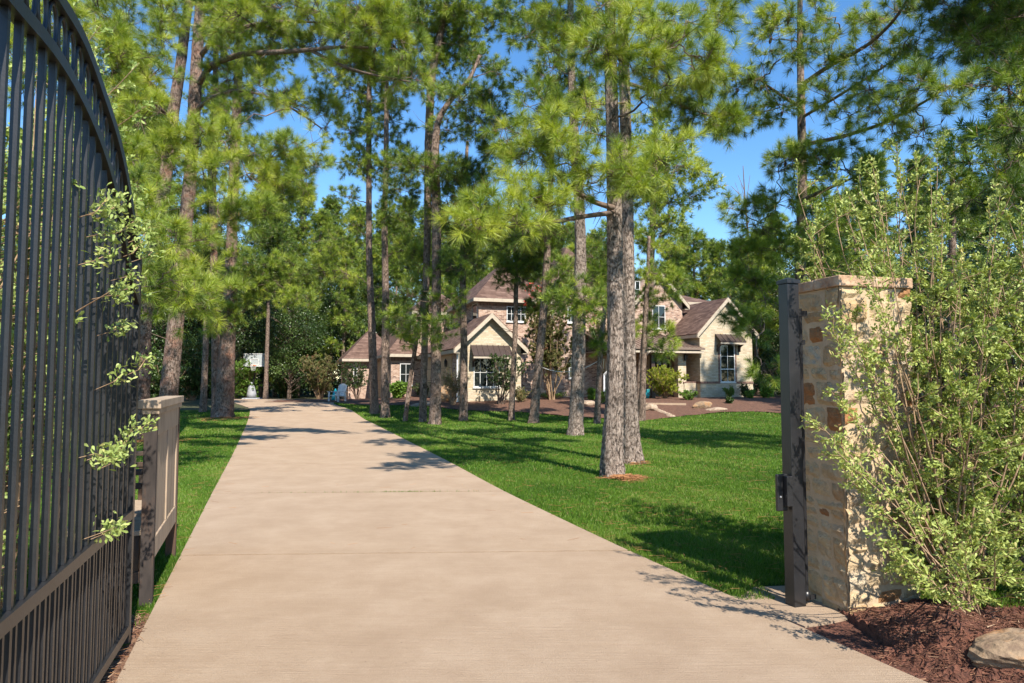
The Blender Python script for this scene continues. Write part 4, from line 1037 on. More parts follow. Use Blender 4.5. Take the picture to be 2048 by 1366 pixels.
    pine("dense round-topped pine behind the big pair, against the sky", [(1272, 835, 8), (1300, 600, 7), (1305, 450, 6), (1308, 330, 5), (1310, 235, 3)],
         [(1310, 245, 34, 18, 0), (1345, 265, 30, 20, 0), (1290, 285, 36, 22, 0), (1365, 300, 22, 16, 0), (1400, 350, 34, 18, 0), (1428, 378, 16, 11, 0), (1385, 395, 28, 14, 0), (1340, 340, 40, 26, 0), (1290, 400, 40, 30, 0), (1340, 405, 40, 26, 0), (1310, 455, 40, 26, 0), (1350, 455, 34, 22, 0), (1300, 345, 40, 26, 0)], Ybase=30, q=(.26, .026, 24), bark='bark_far', tb=.55)
    # --- right
    pine("tall pine behind the black gate post, its long limbs spreading right", [(1602, 897, 12), (1600, 700, 11), (1600, 550, 10), (1603, 450, 9.5), (1605, 350, 8.5), (1603, 250, 8), (1602, 170, 7), (1600, 80, 6), (1600, 0, 5), (1600, -250, 3)],
         [(1560, 48, 42, 28, 13.5), (1600, 92, 38, 28, 14), (1530, 75, 34, 26, 14), (1480, 165, 36, 24, 15), (1530, 150, 34, 24, 15), (1452, 240, 34, 20, 15), (1500, 240, 36, 26, 15), (1560, 215, 36, 26, 15), (1650, 190, 42, 26, 14.5), (1700, 225, 36, 24, 14.5), (1745, 100, 34, 22, 14), (1800, 120, 42, 20, 13), (1825, 60, 34, 34, 12.5), (1800, 20, 42, 22, 13), (1740, 40, 26, 16, 14), (1830, 180, 44, 34, 11.5), (1900, 170, 44, 28, 11.5), (1970, 172, 44, 26, 11), (2030, 190, 40, 28, 11), (1780, 235, 44, 32, 12), (1850, 265, 38, 32, 12), (1645, 130, 30, 20, 15), (1625, 30, 40, 24, 14.5), (1680, 60, 34, 20, 15), (1740, 170, 34, 22, 13),
          (1600, 320, 44, 26, 14.5), (1555, 335, 38, 24, 15), (1650, 330, 44, 32, 14), (1700, 350, 38, 28, 14), (1560, 400, 42, 28, 15), (1480, 420, 36, 18, 15.5), (1520, 445, 42, 26, 15.5), (1550, 490, 42, 34, 15.5), (1640, 480, 44, 34, 15), (1720, 430, 40, 30, 14.5), (1500, 555, 36, 26, 16), (1492, 628, 28, 24, 16.5), (1530, 600, 30, 34, 16), (1522, 662, 30, 24, 16), (1530, 735, 22, 12, 15), (1480, 515, 34, 20, 16), (1680, 280, 34, 20, 14)],
         Ybase=16.5, q=QM, bark='bark_far', upper=8, tb=.56, stubs=12, dens=1.4,
         limbs=[([(1604, 400, 16.5), (1660, 375, 15), (1720, 350, 14.5)], .05, .02), ([(1604, 290, 16.5), (1680, 275, 15), (1760, 250, 13.5), (1830, 215, 12), (1880, 185, 11.5)], .055, .015), ([(1603, 170, 16.5), (1660, 130, 15), (1740, 90, 14), (1800, 30, 13), (1830, -30, 12.5)], .055, .02), ([(1604, 235, 16.5), (1680, 190, 15), (1760, 140, 14), (1800, 110, 13.5)], .04, .015), ([(1603, 215, 16.5), (1560, 190, 15.6), (1520, 160, 15)], .05, .02)])
    pine("dark pine whose branches hang in at the top right corner", [(2120, 960, 22), (2115, 600, 20), (2110, 300, 17), (2105, 50, 14), (2100, -400, 5)],
         [(1930, 30, 38, 28, 12), (2000, 40, 42, 34, 12), (2040, 100, 36, 34, 12), (1958, 85, 34, 20, 12), (1995, 125, 34, 16, 12), (1900, 10, 24, 20, 12), (2005, 360, 44, 34, 13), (1945, 400, 34, 26, 13.5), (2040, 300, 28, 34, 13), (2040, 430, 34, 34, 13), (1990, 10, 46, 24, 12), (2045, 20, 30, 34, 12), (1980, 440, 40, 30, 14), (2030, 255, 20, 18, 12)], q=QM, bark='bark_far', upper=8, tb=.28, dens=1.2)
    pine("distant pine with a rounded crown showing above the right shrub", [(1905, 835, 8), (1905, 500, 7), (1905, 300, 4)],
         [(1905, 300, 26, 18, 0), (1885, 330, 24, 20, 0), (1930, 325, 24, 18, 0), (1905, 360, 34, 22, 0), (1880, 400, 34, 22, 0), (1940, 400, 30, 22, 0), (1910, 450, 40, 26, 0)], Ybase=30, q=(.26, .026, 24), bark='bark_far', tb=.45)

# ------------------------------------------------------------------ background woods
def bg_pine(H, seed, q, npad, crown_from=0.35, spread=2.6, tb=.45):
    global rng
    keep = rng; rng = np.random.default_rng(seed)
    root = empty("pine_tree", (0, 0, 0), "", "tree", "pines in the woods behind the house")
    t = MB(); P = np.stack([.15 * np.sin(np.linspace(0, 3, 14) + seed), .15 * np.cos(np.linspace(0, 2, 14) * 1.4), np.linspace(-.3, H, 14)], 1)
    t.tube(P, np.linspace(.2, .04, 14), 8, rough=.04)
    cr = MB()
    for i in range(npad):
        f = rng.random() ** .8; z = H * (crown_from + (1 - crown_from) * f); a = rng.uniform(0, 2 * PI); rr = rng.uniform(.3, spread) * (1.08 - f)
        c = np.array([math.cos(a) * rr, math.sin(a) * rr, z]); an = np.array([0, 0, z - .3 * rr])
        t.sticks(an[None], c[None], .04, .015, m=1)
        s = rng.uniform(.55, 1.0) * (1.1 - .4 * f)
        pad_foliage(cr, t, c, np.array([s, s, s * .6]), q, c, 1.0, tb + rng.uniform(-.12, .12))
    t.build("trunk", [M['bark_far'], M['limb']], root); cr.build("crown", M['needle'], root)
    rng = keep
    return root
QB = (0.32, 0.028, 30)
protos = [bg_pine(17, 21, QB, 58, tb=.38), bg_pine(14, 22, QB, 52, .25, 2.4, .45), bg_pine(19, 23, QB, 60, .45, 3.0, .3), bg_pine(11, 24, QB, 44, .15, 2.2, .48)]

def bg_broad(H, seed, R, n, mat='leaf_dark', name="oak_tree", group="leafy trees in the woods", lsz=.13):
    rs = np.random.default_rng(seed)
    root = empty(name, (0, 0, 0), "", "tree", group)
    t = MB(); P = np.stack([.2 * np.sin(np.linspace(0, 3, 10) + seed), .2 * np.cos(np.linspace(0, 2, 10)), np.linspace(-.3, H * .8, 10)], 1)
    t.tube(P, np.linspace(.2, .05, 10), 8)
    m = 90; d = unit(rs.standard_normal((m, 3))); S = np.array([0, 0, H * .55]) + d * (rs.random((m, 1)) ** .45) * [R, R, H * .45]
    A = np.stack([0 * S[:, 0], 0 * S[:, 0], np.clip(S[:, 2] - 1.2, .5, H * .75)], 1); t.sticks(A, S, .05, .015, m=1)
    cr = MB(); i = rs.integers(0, m, n)
    Pp = S[i] + rs.standard_normal((n, 3)) * [.42, .42, .32]
    D = unit(rs.standard_normal((n, 3)) + [0, 0, -.2])
    leaves(cr, Pp, D, lsz * rs.uniform(.7, 1.3, n), lsz * .6, np.clip(.45 + .2 * rs.standard_normal(m)[i] + .15 * rs.standard_normal(n), 0, 1), six=False)
    t.build("trunk", [M['bark_far'], M['limb']], root); cr.build("crown", M[mat], root)
    return root
oaks = [bg_broad(11, 31, 3.0, 24000), bg_broad(9, 32, 2.8, 20000), bg_broad(13, 33, 3.4, 28000)]

where = [  # kind, index, px, Y, scale, rz, words
    ('p', 0, 640, 62, 1.0, 0, "left of the house roof, above the round bush"), ('p', 1, 690, 58, 1.0, 1, "over the garage end of the house"), ('p', 3, 600, 60, 1.0, 2, "above the driveway's far end"),
    ('p', 1, 735, 66, 1.05, 3, "behind the garage roof"), ('p', 0, 790, 62, .95, 4, "behind the garage roof, between two dark trunks"), ('p', 2, 560, 70, 1.0, 5, "far behind the basketball hoop"), ('p', 2, 850, 64, .9, 2.2, "behind the left chimney-side roof, above the garage"),
    ('p', 1, 905, 62, 1.1, 2.7, "behind the roof left of the cream gable"), ('p', 0, 955, 66, .95, .4, "behind the left hip roof"), ('p', 3, 1000, 60, 1.2, 1.4, "behind the left hip roof's peak"), ('p', 1, 1060, 64, 1.1, 3.7, "behind the middle roof, left side"),
    ('p', 0, 1120, 66, .95, 2.1, "behind the tall middle roof peak"), ('p', 2, 1190, 70, .85, 5.1, "behind the house, seen left of the big trunk pair"), ('p', 1, 1340, 62, 1.0, .9, "behind the right upper gable"), ('p', 3, 1395, 60, 1.25, 2.9, "behind the right main roof"),
    ('p', 0, 1440, 66, .85, 4.4, "behind the right stone gable"), ('p', 1, 1490, 58, .95, 3.3, "right of the stone gable, farther back"), ('p', 2, 1540, 64, .8, .2, "beyond the right end of the house"), ('p', 3, 1515, 47, 1.0, 1.9, "low beside the right end of the house"),
    ('p', 1, 1680, 52, 1.1, 2.5, "behind the stone pillar"), ('p', 0, 1760, 48, 1.0, 3.9, "behind the right shrub, left part"), ('p', 3, 1640, 40, 1.1, .1, "short, just right of the black post"), ('p', 2, 1850, 52, .95, 4.9, "behind the right shrub, middle"), ('p', 1, 1960, 46, 1.1, 5.7, "behind the right shrub, right part"), ('p', 0, 2050, 44, 1.0, 1.2, "at the right edge of the woods"), ('p', 3, 1720, 36, 1.0, 4.0, "low, behind the fence"),
    ('o', 2, 480, 58, 1.1, 3.1, "left of the basketball hoop, tall"), ('o', 2, 380, 46, 1.1, .6, "tall, behind the left lawn pines"), ('p', 2, 300, 42, 1.0, 1.7, "behind the gate's top"), ('p', 0, 180, 38, 1.0, 2.8, "far left, seen through the gate"), ('p', 1, 60, 36, 1.1, 4.2, "at the far left edge, seen through the gate"),
    ('p', 3, 870, 56, .95, 5.0, "low behind the garage roof"), ('p', 2, 1250, 72, .8, 4.1, "behind the big trunk pair, far off"),
    ('o', 0, 520, 60, 1.0, 0, "leafy, behind the basketball hoop"), ('o', 1, 580, 56, 1.0, 1, "leafy, right of the basketball hoop"), ('o', 2, 450, 52, 1.0, 2, "leafy and dark, left of the basketball hoop"), ('o', 0, 380, 46, .95, 3, "leafy, behind the slim dark pine"), ('o', 1, 310, 42, 1.0, 4, "leafy, behind the bench"),
    ('o', 2, 630, 62, .95, 5, "leafy, behind the round bronze bush"), ('o', 1, 690, 60, 1.0, 6, "leafy, beside the garage's left end"), ('o', 0, 230, 38, 1.0, 1.5, "leafy, hidden behind the gate's right end"), ('o', 2, 120, 36, 1.0, 2.5, "leafy, behind the gate pickets"), ('o', 1, 20, 34, 1.0, 3.5, "leafy, at the picture's left edge"),
    ('o', 0, 1545, 50, .9, .5, "leafy and dark, right of the house"), ('o', 1, 1600, 46, 1.0, 1.1, "leafy, behind the black post"), ('o', 2, 1700, 44, .85, 2.1, "leafy, behind the pillar's top"), ('o', 0, 1800, 42, .9, 2.9, "leafy, behind the right shrub's left half"), ('o', 1, 1900, 40, 1.0, 3.6, "leafy, behind the right shrub's middle"), ('o', 2, 2010, 40, .9, 4.4, "leafy, behind the right shrub's right half"),
    ('o', 2, 750, 66, .9, 4.9, "leafy, behind the garage hip roof"),
    ('p', 1, 2106, 23.6, 1.45, 2.2, "added past the right edge to shade the stone gable, nearest of the background pines"), ('p', 2, 660, 76, 1.15, 3.3, "tall, in the second row left of the house"), ('p', 0, 710, 80, 1.3, 1.3, "in the second row above the garage end"), ('p', 1, 760, 78, 1.5, 2.3, "in the second row, between two dark trunks"), ('p', 2, 815, 82, 1.2, .3, "in the second row above the garage hip roof"),  # nearest pine is added past the right edge to shade the stone gable
    ('p', 0, 880, 80, 1.25, 4.3, "in the second row behind the thick dark pine"), ('p', 1, 930, 78, 1.4, 5.3, "in the second row left of the cream gable's peak"), ('p', 2, 985, 82, 1.1, 2.0, "in the second row above the left hip roof"), ('p', 3, 1035, 78, 1.8, 3.0, "in the second row above the young pine"), ('p', 0, 1090, 80, 1.2, 5.0, "in the second row above the leaning pine"),
    ('p', 1, 1150, 80, 1.4, .7, "in the second row behind the tall lawn pine"), ('p', 2, 1370, 80, 1.0, 1.1, "in the second row above the upper brick gable"), ('p', 0, 1425, 78, 1.0, 3.5, "in the second row above the right main roof"), ('p', 1, 1475, 76, 1.2, 4.6, "in the second row above the right stone gable"), ('p', 3, 1560, 70, 1.6, 5.9, "in the second row left of the black post"),
    ('p', 0, 600, 74, 1.35, .9, "in the second row above the driveway's end"), ('p', 2, 530, 72, 1.3, 2.6, "in the second row above the hoop"), ('o', 1, 430, 60, 1.5, 3.6, "tall, between the left lawn pines"), ('o', 0, 345, 50, 1.2, 4.4, "tall, behind the leaning reddish pine"), ('p', 2, 250, 46, 1.25, 5.4, "tall, above the gate's arch end"),
    ('o', 0, 545, 64, 1.25, 4.9, "leafy and tall, above the basketball backboard"), ('o', 2, 500, 66, 1.2, 1.9, "leafy and tall, between the hoop and the left pines"),
]
used = set()
for kd, i, px, Y, s, rz, words in where:
    src = protos[i] if kd == 'p' else oaks[i]
    x = (px - 1024) / F * Y; p = (x, Y, float(gz(x, Y)) - .05)
    lab = ("background pine " + words) if kd == 'p' else ("background tree, " + words)
    key = (kd, i)
    if key not in used:
        used.add(key); src.location = p; src.rotation_euler = (0, 0, rz); src.scale = (s, s, s); src['label'] = lab
    else: copy_tree(src, lab, p, rz, s)

# far-off woods, one mass
def far_woods():
    mb = MB(); n = 60000; rs = rng
    a = rs.uniform(-1.0, 1.0, n); Y = rs.uniform(78, 100, n); X = a * Y * 0.95
    hmax = 8.5 + 3.5 * np.sin(X * .21) + 2.5 * np.sin(X * .53 + 2) + 2.0 * np.abs(a) * 4
    z = rs.random(n) ** .8 * hmax
    c = np.stack([X, Y, z], 1); c += np.repeat(rs.standard_normal((n // 60, 3)), 60, 0)[:n] * [1.5, 1, .8]
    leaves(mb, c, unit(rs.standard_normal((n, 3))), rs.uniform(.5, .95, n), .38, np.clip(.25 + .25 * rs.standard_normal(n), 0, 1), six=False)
    # low brush
    n = 26000; a = rs.uniform(-1, 1, n); Y = rs.uniform(62, 76, n); X = a * Y * .9; z = rs.random(n) * (1.6 + 1.3 * np.sin(X * .6) ** 2)
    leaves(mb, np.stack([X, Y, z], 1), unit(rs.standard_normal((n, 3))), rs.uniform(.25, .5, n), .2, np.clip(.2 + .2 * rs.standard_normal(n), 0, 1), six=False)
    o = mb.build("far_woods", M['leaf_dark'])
    tag(o, "continuous dark woodland closing the view behind the trees and house", "woods", kind='stuff')
far_woods()

def litter():
    mb = MB(); n = 7000; y = 3.5 + 26 * rng.random(n) ** 1.3; x = rng.uniform(-1, 1, n) * y * .8
    k = ~in_pillar_zone(x, y); x, y = x[k], y[k]; n = len(x)
    on = (x > dl(y) + .05) & (x < dr(y) - .05); keep_ = ~on | ((rng.random(n) < .05) & (y > 6)); x, y, on = x[keep_], y[keep_], on[keep_]; n = len(x)
    z = gz(x, y) + np.where(on, .039, .062); a = rng.uniform(0, 2 * PI, n); L = rng.uniform(.05, .17, n)
    A = np.stack([x, y, z], 1); mb.sticks(A, A + np.stack([np.cos(a) * L, np.sin(a) * L, np.where(on, .002, rng.uniform(-.02, .02, n))], 1), .0014, .001, tint=np.repeat(rng.random(n), 6))
    tag(mb.build("pine_needle_litter", M['straw']), "scattered fallen pine needles on the driveway and the grass", "pine needles", kind='stuff')
litter()
# ------------------------------------------------------------------ shrubs
def shrub(name, base, label, H, R, nst, nleaf, leafL, leafW, mat, lean=(0, 0), stem_r=.012, cat="shrub", group=None, bare=.3, tmean=.5, rosette=0, seed=1, upright=.35, stemmat='stem', twigs=14, gap=0.0, extra=None, keep=None, sublen=.28):
    rs = np.random.default_rng(seed)
    root = empty(name, base, label, cat, group)
    st = MB(); lf = MB(); TP = []; TD = []
    for i in range(nst):
        a = rs.uniform(0, 2 * PI); rr = R * rs.uniform(.15, 1); h = H * rs.uniform(.68, 1.0) * (1 - .28 * (rr / R) ** 2)
        tip = np.array([math.cos(a) * rr + lean[0] * h, math.sin(a) * rr + lean[1] * h, h])
        b = np.array([math.cos(a) * R * .12 * rs.random(), math.sin(a) * R * .12 * rs.random(), 0])
        n = 12; t = np.linspace(0, 1, n)[:, None]
        P = b + (tip - b) * t; P[:, :2] -= (tip[:2] - b[:2]) * (4 * t * (1 - t) * .10)
        wv = np.cumsum(rs.standard_normal((n, 3)), 0); wv -= wv[0] + (wv[-1] - wv[0]) * t; P += wv * .02 * H / 3
        st.tube(P, np.linspace(stem_r, stem_r * .22, n), 6, cap=False)
        # sub twigs
        for k in range(twigs):
            f = rs.uniform(bare, 1.0); j = f * (n - 1); j0 = int(min(j, n - 2)); q = P[j0] + (P[j0 + 1] - P[j0]) * (j - j0)
            d = unit(np.array([rs.standard_normal(), rs.standard_normal(), rs.uniform(0, 1.2) + upright])); L = rs.uniform(.5, 1.1) * sublen * H * (1.15 - .6 * f)
            e_ = q + d * L; mid = (q + e_) / 2 + rs.standard_normal(3) * .03 * L
            st.sticks(np.array([q, mid]), np.array([mid, e_]), stem_r * .3, stem_r * .18)
            m = max(3, int(nleaf / (nst * twigs) * .45))
            # side shoots with leaves
            ns = 3
            for s_ in range(ns):
                g = rs.uniform(.25, 1.0); sp = q + (e_ - q) * g; sd_ = unit(d + .9 * unit(rs.standard_normal(3))); sl = L * .38 * rs.uniform(.5, 1)
                TP.append(sp); TD.append(sd_ * sl)
        TP.append(P[-1]); TD.append(np.array([0, 0, .2 * H / 3]))
    TP = np.array(TP); TD = np.array(TD)
    if keep is not None:
        kk = keep(TP + np.asarray(base)); TP, TD = TP[kk], TD[kk]
    st.sticks(TP, TP + TD, stem_r * .14, stem_r * .08)
    per = max(3, nleaf // len(TP)); m = len(TP)
    g = rs.random((m * per, 1)) ** .55; P = np.repeat(TP, per, 0) + np.repeat(TD, per, 0) * g
    D = unit(unit(np.repeat(TD, per, 0)) * 1.0 + unit(rs.standard_normal((m * per, 3))))
    P = P + rs.standard_normal(P.shape) * leafL * .18
    tint = np.clip(tmean + np.repeat(.15 * rs.standard_normal(m), per) + .13 * rs.standard_normal(m * per), 0, 1)
    global rng
    leaves(lf, P, D, leafL * rs.uniform(.7, 1.25, m * per), leafW, tint, six=leafL > .02)
    mats = M[mat]
    if extra: extra(lf, st, rs, root, np.asarray(base)); mats = [M[mat], M['flower']]
    st.build("stems", M[stemmat], root); lf.build("foliage", mats, root)
    return root

def reach(lf, st, rs, root, base):
    for px, py, sx, sy, Y in [(1640, 850, 1790, 1000, 3.95), (1690, 640, 1800, 860, 3.9), (1655, 640, 1790, 900, 4.0), (1720, 700, 1830, 930, 4.0), (1700, 960, 1830, 1080, 3.9), (1760, 1075, 1880, 1180, 3.8), (1850, 1150, 1930, 1225, 3.7), (1930, 1130, 1960, 1230, 3.65), (1800, 1110, 1900, 1210, 3.75), (1740, 560, 1830, 800, 4.05), (1660, 780, 1800, 950, 4.0), (1790, 960, 1880, 1120, 3.8), (1880, 1060, 1930, 1190, 3.7), (1710, 420, 1790, 700, 4.1), (1670, 900, 1820, 1040, 3.85), (1990, 1040, 1990, 1180, 3.65), (1745, 330, 1800, 640, 4.2), (1800, 350, 1850, 640, 4.2), (1885, 400, 1880, 700, 4.2), (2000, 390, 1960, 700, 4.2)]:
        tip = at(px, py, Y); a = at(sx, sy, Y + .2); root_p = base + np.array([rs.uniform(-.1, .1), 0, .2])
        st.sticks(np.array([root_p, a]) - base, np.array([a, tip]) - base, np.array([.009, .005]), np.array([.005, .002]))
        L = np.linalg.norm(tip - a); m = 10
        for k in range(m):
            g = .25 + .75 * k / (m - 1); s0 = a + (tip - a) * g; d = unit(unit(tip - a) * .9 + unit(rs.standard_normal(3)) * .8); e = s0 + d * rs.uniform(.07, .17) * (1.25 - .5 * g)
            st.sticks((s0 - base)[None], (e - base)[None], .0025, .0015)
            n = 32; gg = rs.random((n, 1)); P = s0 + (e - s0) * gg + rs.standard_normal((n, 3)) * .014
            leaves(lf, P - base, unit(d * .8 + unit(rs.standard_normal((n, 3)))), .032 * rs.uniform(.7, 1.2, n), .0115, np.clip(.62 + .18 * rs.standard_normal(n), 0, 1))
# big sage shrub at the right, in front of the pillar
def not_in_pillar(P):
    q = P - PC; a = q @ pu; b = q @ pv
    return ~((a > -.07) & (a < PW + .07) & (b > -.07) & (b < PD + .07))
def notgate(P):
    q = P - G0; return (q @ DN) < -.05
sb = gnd(1905, 1242)
shrub("sage_shrub", (sb[0], sb[1] - .02, .05), "tall airy grey-green sage shrub spreading in front of the stone pillar", 2.4, .85, 20, 32000, .032, .0125, 'leaf_sageR', lean=(-.09, 0), stem_r=.011, seed=4, bare=.04, twigs=17, keep=not_in_pillar, sublen=.2, extra=lambda *a_: reach(*a_))
shrub("sage_shrub", (sb[0] + .95, sb[1] + .35, .05), "taller sage shrub at the right edge, behind the grey boulder", 3.0, 1.0, 22, 36000, .032, .0125, 'leaf_sageR', lean=(-.03, 0), stem_r=.014, seed=6, bare=.06, twigs=15, keep=not_in_pillar, sublen=.2)
shrub("sage_shrub", (sb[0] + .35, sb[1] + .95, .0), "sage shrub behind the iron fence, its spires rising over the pillar's cap", 3.75, 1.0, 22, 34000, .034, .0130, 'leaf_sageR', lean=(-.06, 0.03), stem_r=.013, seed=9, bare=.3, twigs=15, keep=not_in_pillar, sublen=.17)
# shrubs behind the gate
def gate_side(P): return notgate(P)
gb = G0 + GD * .8 - DN * .95
def sprigs(lf, st, rs, root, base):
    # shoots that push through the pickets towards the drive
    for px, py, ang, s_ in [(205, 400, .5, 1.0), (225, 440, .6, 1), (185, 465, .2, 1.1), (245, 480, .8, .9), (170, 385, .9, 1), (262, 450, .9, .8), (215, 575, .25, 1.0), (230, 545, .3, .8), (195, 590, .1, .8), (205, 650, .3, .9), (255, 715, .8, .8), (200, 745, .6, .6), (225, 850, 1.3, 1.0), (262, 845, .3, .8), (190, 900, .1, 1.2), (205, 885, .8, 1.1), (170, 915, -.2, .9), (195, 1048, .2, 1.0), (180, 1060, 0, .7), (170, 505, .4, .9), (270, 500, .6, .6), (180, 430, .1, 1.0)]:
        s, z = gplane(px, py)
        tip = G0 + GD * s + DN * .10 + np.array([0, 0, z]); d = unit(GD * -math.cos(ang) * .8 + np.array([0, 0, math.sin(ang)]) + DN * .3)
        root_p = tip - d * .25 - DN * .45 - np.array([0, 0, .15])
        a = tip - d * .12 * s_
        st.sticks(np.array([root_p, a]) - base, np.array([a, tip]) - base, .0035, .002)
        n = int(70 * s_); g = rs.random((n, 1)); P = a + (tip - a) * g * 1.05 + rs.standard_normal((n, 3)) * .024
        leaves(lf, P - base, unit(d * .8 + unit(rs.standard_normal((n, 3)))), .034 * rs.uniform(.7, 1.2, n), .013, np.clip(.6 + .18 * rs.standard_normal(n), 0, 1))
shrub("sage_shrub", (gb[0], gb[1], 0), "pale sage shrub pressed behind the black gate, shoots poking through the pickets", 3.6, 1.0, 30, 34000, .036, .014, 'leaf_sage', lean=(0, 0), stem_r=.013, seed=12, bare=.08, twigs=18, keep=gate_side, extra=sprigs, sublen=.18)
gb2 = G0 + GD * 1.9 - DN * 1.0
shrub("sage_shrub", (gb2[0], gb2[1], 0), "pale sage shrub at the far left, filling the gaps between the nearest pickets", 3.6, .9, 26, 30000, .034, .013, 'leaf_sage', stem_r=.013, seed=13, bare=.05, twigs=18, keep=gate_side, sublen=.18)
gb3 = np.array([-3.35, 4.62, 0])
shrub("sage_shrub", (gb3[0], gb3[1], 0), "tall sage shrub rising above the gate's arch at the upper left", 4.4, .6, 22, 30000, .04, .016, 'leaf_sage', lean=(.09, .03), stem_r=.014, seed=15, bare=.25, twigs=16, keep=gate_side, sublen=.15)

# iron fence right of the pillar
fa = PC + pu * (PW + .03) + pv * .25
fence = empty("iron_fence", fa, "black iron picket fence running right from the stone pillar behind the shrubs", "fence", rz=math.atan2(pu[1], pu[0]))
mb = MB(); mb.box(0, 3.4, -.02, .02, 1.62, 1.66); mb.build("rail", M['metal'], fence)
mb = MB(); mb.box(0, 3.4, -.02, .02, .18, .22); mb.build("rail", M['metal'], fence)
for i in range(29):
    mb = MB(); x = .06 + i * .115; mb.box(x - .011, x + .011, -.011, .011, .05, .179); mb.box(x - .011, x + .011, -.011, .011, .221, 1.619); mb.box(x - .011, x + .011, -.011, .011, 1.661, 1.78); mb.build("picket", M['metal'], fence)

# pine straw at the near trunks
def straw(px, py, r, label, n=900):
    b = gnd(px, py); mb = MB(); a = rng.uniform(0, 2 * PI, n); rr = r * np.sqrt(rng.random(n)) * (.75 + .35 * np.sin(3 * a + px) + .2 * np.sin(7 * a)); x = b[0] + np.cos(a) * rr; y = b[1] + np.sin(a) * rr * .8
    A = np.stack([x, y, gz(x, y) + .01 + np.maximum(0, .07 - rr * .16) + rng.random(n) * .02], 1); d = rng.uniform(0, 2 * PI, n); L = rng.uniform(.08, .2, n)
    mb.sticks(A, A + np.stack([np.cos(d) * L, np.sin(d) * L, rng.uniform(-.05, .12, n) * L], 1), .004, .003, tint=np.repeat(rng.random(n), 6))
    tag(mb.build("pine_straw", M['straw']), label, "pine straw", kind='stuff')
straw(1250, 962, .36, "orange pine straw gathered round the nearest trunk's foot", 480)
straw(1262, 930, .3, "thin pine straw round the foot of the pair's right trunk", 200)
straw(446, 838, 1.5, "brown pine straw ring under the stout rust-barked pine", 3500)
straw(300, 885, 1.2, "fallen needles under the leftmost pine behind the bench", 2500)


# ------------------------------------------------------------------ the house
HA = math.atan2(444, 1365)
hu = np.array([math.cos(HA), math.sin(HA)]); hv = np.array([-math.sin(HA), math.cos(HA)])
HP0 = np.array([(1400 - 1024) / F * 38, 38.0])
def HU(px, v):
    """house u of the picture column px on the plane v"""
    k = (px - 1024) / F; b = HP0 + hv * v
    return (k * b[1] - b[0]) / (hu[0] - k * hu[1])
def HV(px, u):
    k = (px - 1024) / F; b = HP0 + hu * u
    return (k * b[1] - b[0]) / (hv[0] - k * hv[1])
def HZ(py, px, v):
    p = HP0 + hu * HU(px, v) + hv * v
    return at(px, py, p[1])[2]
house = empty("brick_house", (HP0[0], HP0[1], 0), "two-storey brick and cream stone house with brown shingle roofs beyond the lawn", "house", rz=HA)
def part(mb, name, mat, parent=None, label=None, bev=0):
    o = mb.build(name, [M[m_] for m_ in mat] if isinstance(mat, (list, tuple)) else M[mat], parent or house)
    if label: o['label'] = label
    return o
def wall_box(name, u0, u1, v0, v1, z0, z1, mat, label=None):
    return part(MB().box(u0, u1, v0, v1, z0, z1), name, mat, label=label)
def gable_wall(u0, u1, v0, v1, z0, ze, za, mat, label=None):
    um = (u0 + u1) / 2
    pr = [(u0, z0), (u1, z0), (u1, ze), (um, za), (u0, ze)]
    mb = MB(); mb.slab([(a, v0, b) for a, b in pr], (0, v1 - v0, 0)); return part(mb, "wall", mat, label=label)
def roofslab(pts, th=.12, name="roof", mat="shingle", label=None):
    p = np.array(pts, float); n = np.cross(p[1] - p[0], p[2] - p[0]); n /= np.linalg.norm(n)
    if n[2] < 0: n = -n; 
    return part(MB().slab(p, n * th), name, mat, label=label)
def gable_roof(u0, u1, v0, v1, ze, za, ov=.3, front=.3, label=None, rakes=True):
    um = (u0 + u1) / 2; sl = (za - ze) / (um - u0); zo = ze - sl * ov; f = v0 - front
    mb = MB()
    for s, uo in ((-1, u0 - ov), (1, u1 + ov)):
        p = np.array([(uo, f, zo), (um, f, za), (um, v1, za), (uo, v1, zo)], float)
        n = np.array([s * sl, 0, 1.]) ; n /= np.linalg.norm(n)
        mb.slab(p + n * .02, n * .09)
    part(mb, "roof", "shingle", label=label)
    if rakes:
        for uo in (u0 - ov, u1 + ov):
            mb = MB(); p = [(uo, f - .035, zo - .17), (uo, f - .035, zo + .08), (um, f - .035, za + .10), (um, f - .035, za - .15)]
            mb.slab(p, (0, .03, 0)); part(mb, "rake_board", "fascia")
            mb = MB(); s_ = -1 if uo < um else 1
            mb.slab([(uo - s_ * .0, f, zo - .16), (uo - s_ * ov, f, zo - .16 + 0), (uo - s_ * ov, v1, zo - .16), (uo, v1, zo - .16)], (0, 0, .03)); part(mb, "soffit", "fascia")
            mb = MB(); mb.box(min(uo, uo + s_ * .03), max(uo, uo + s_ * .03), f, v1, zo - .14, zo + .05); part(mb, "gutter", "fascia")
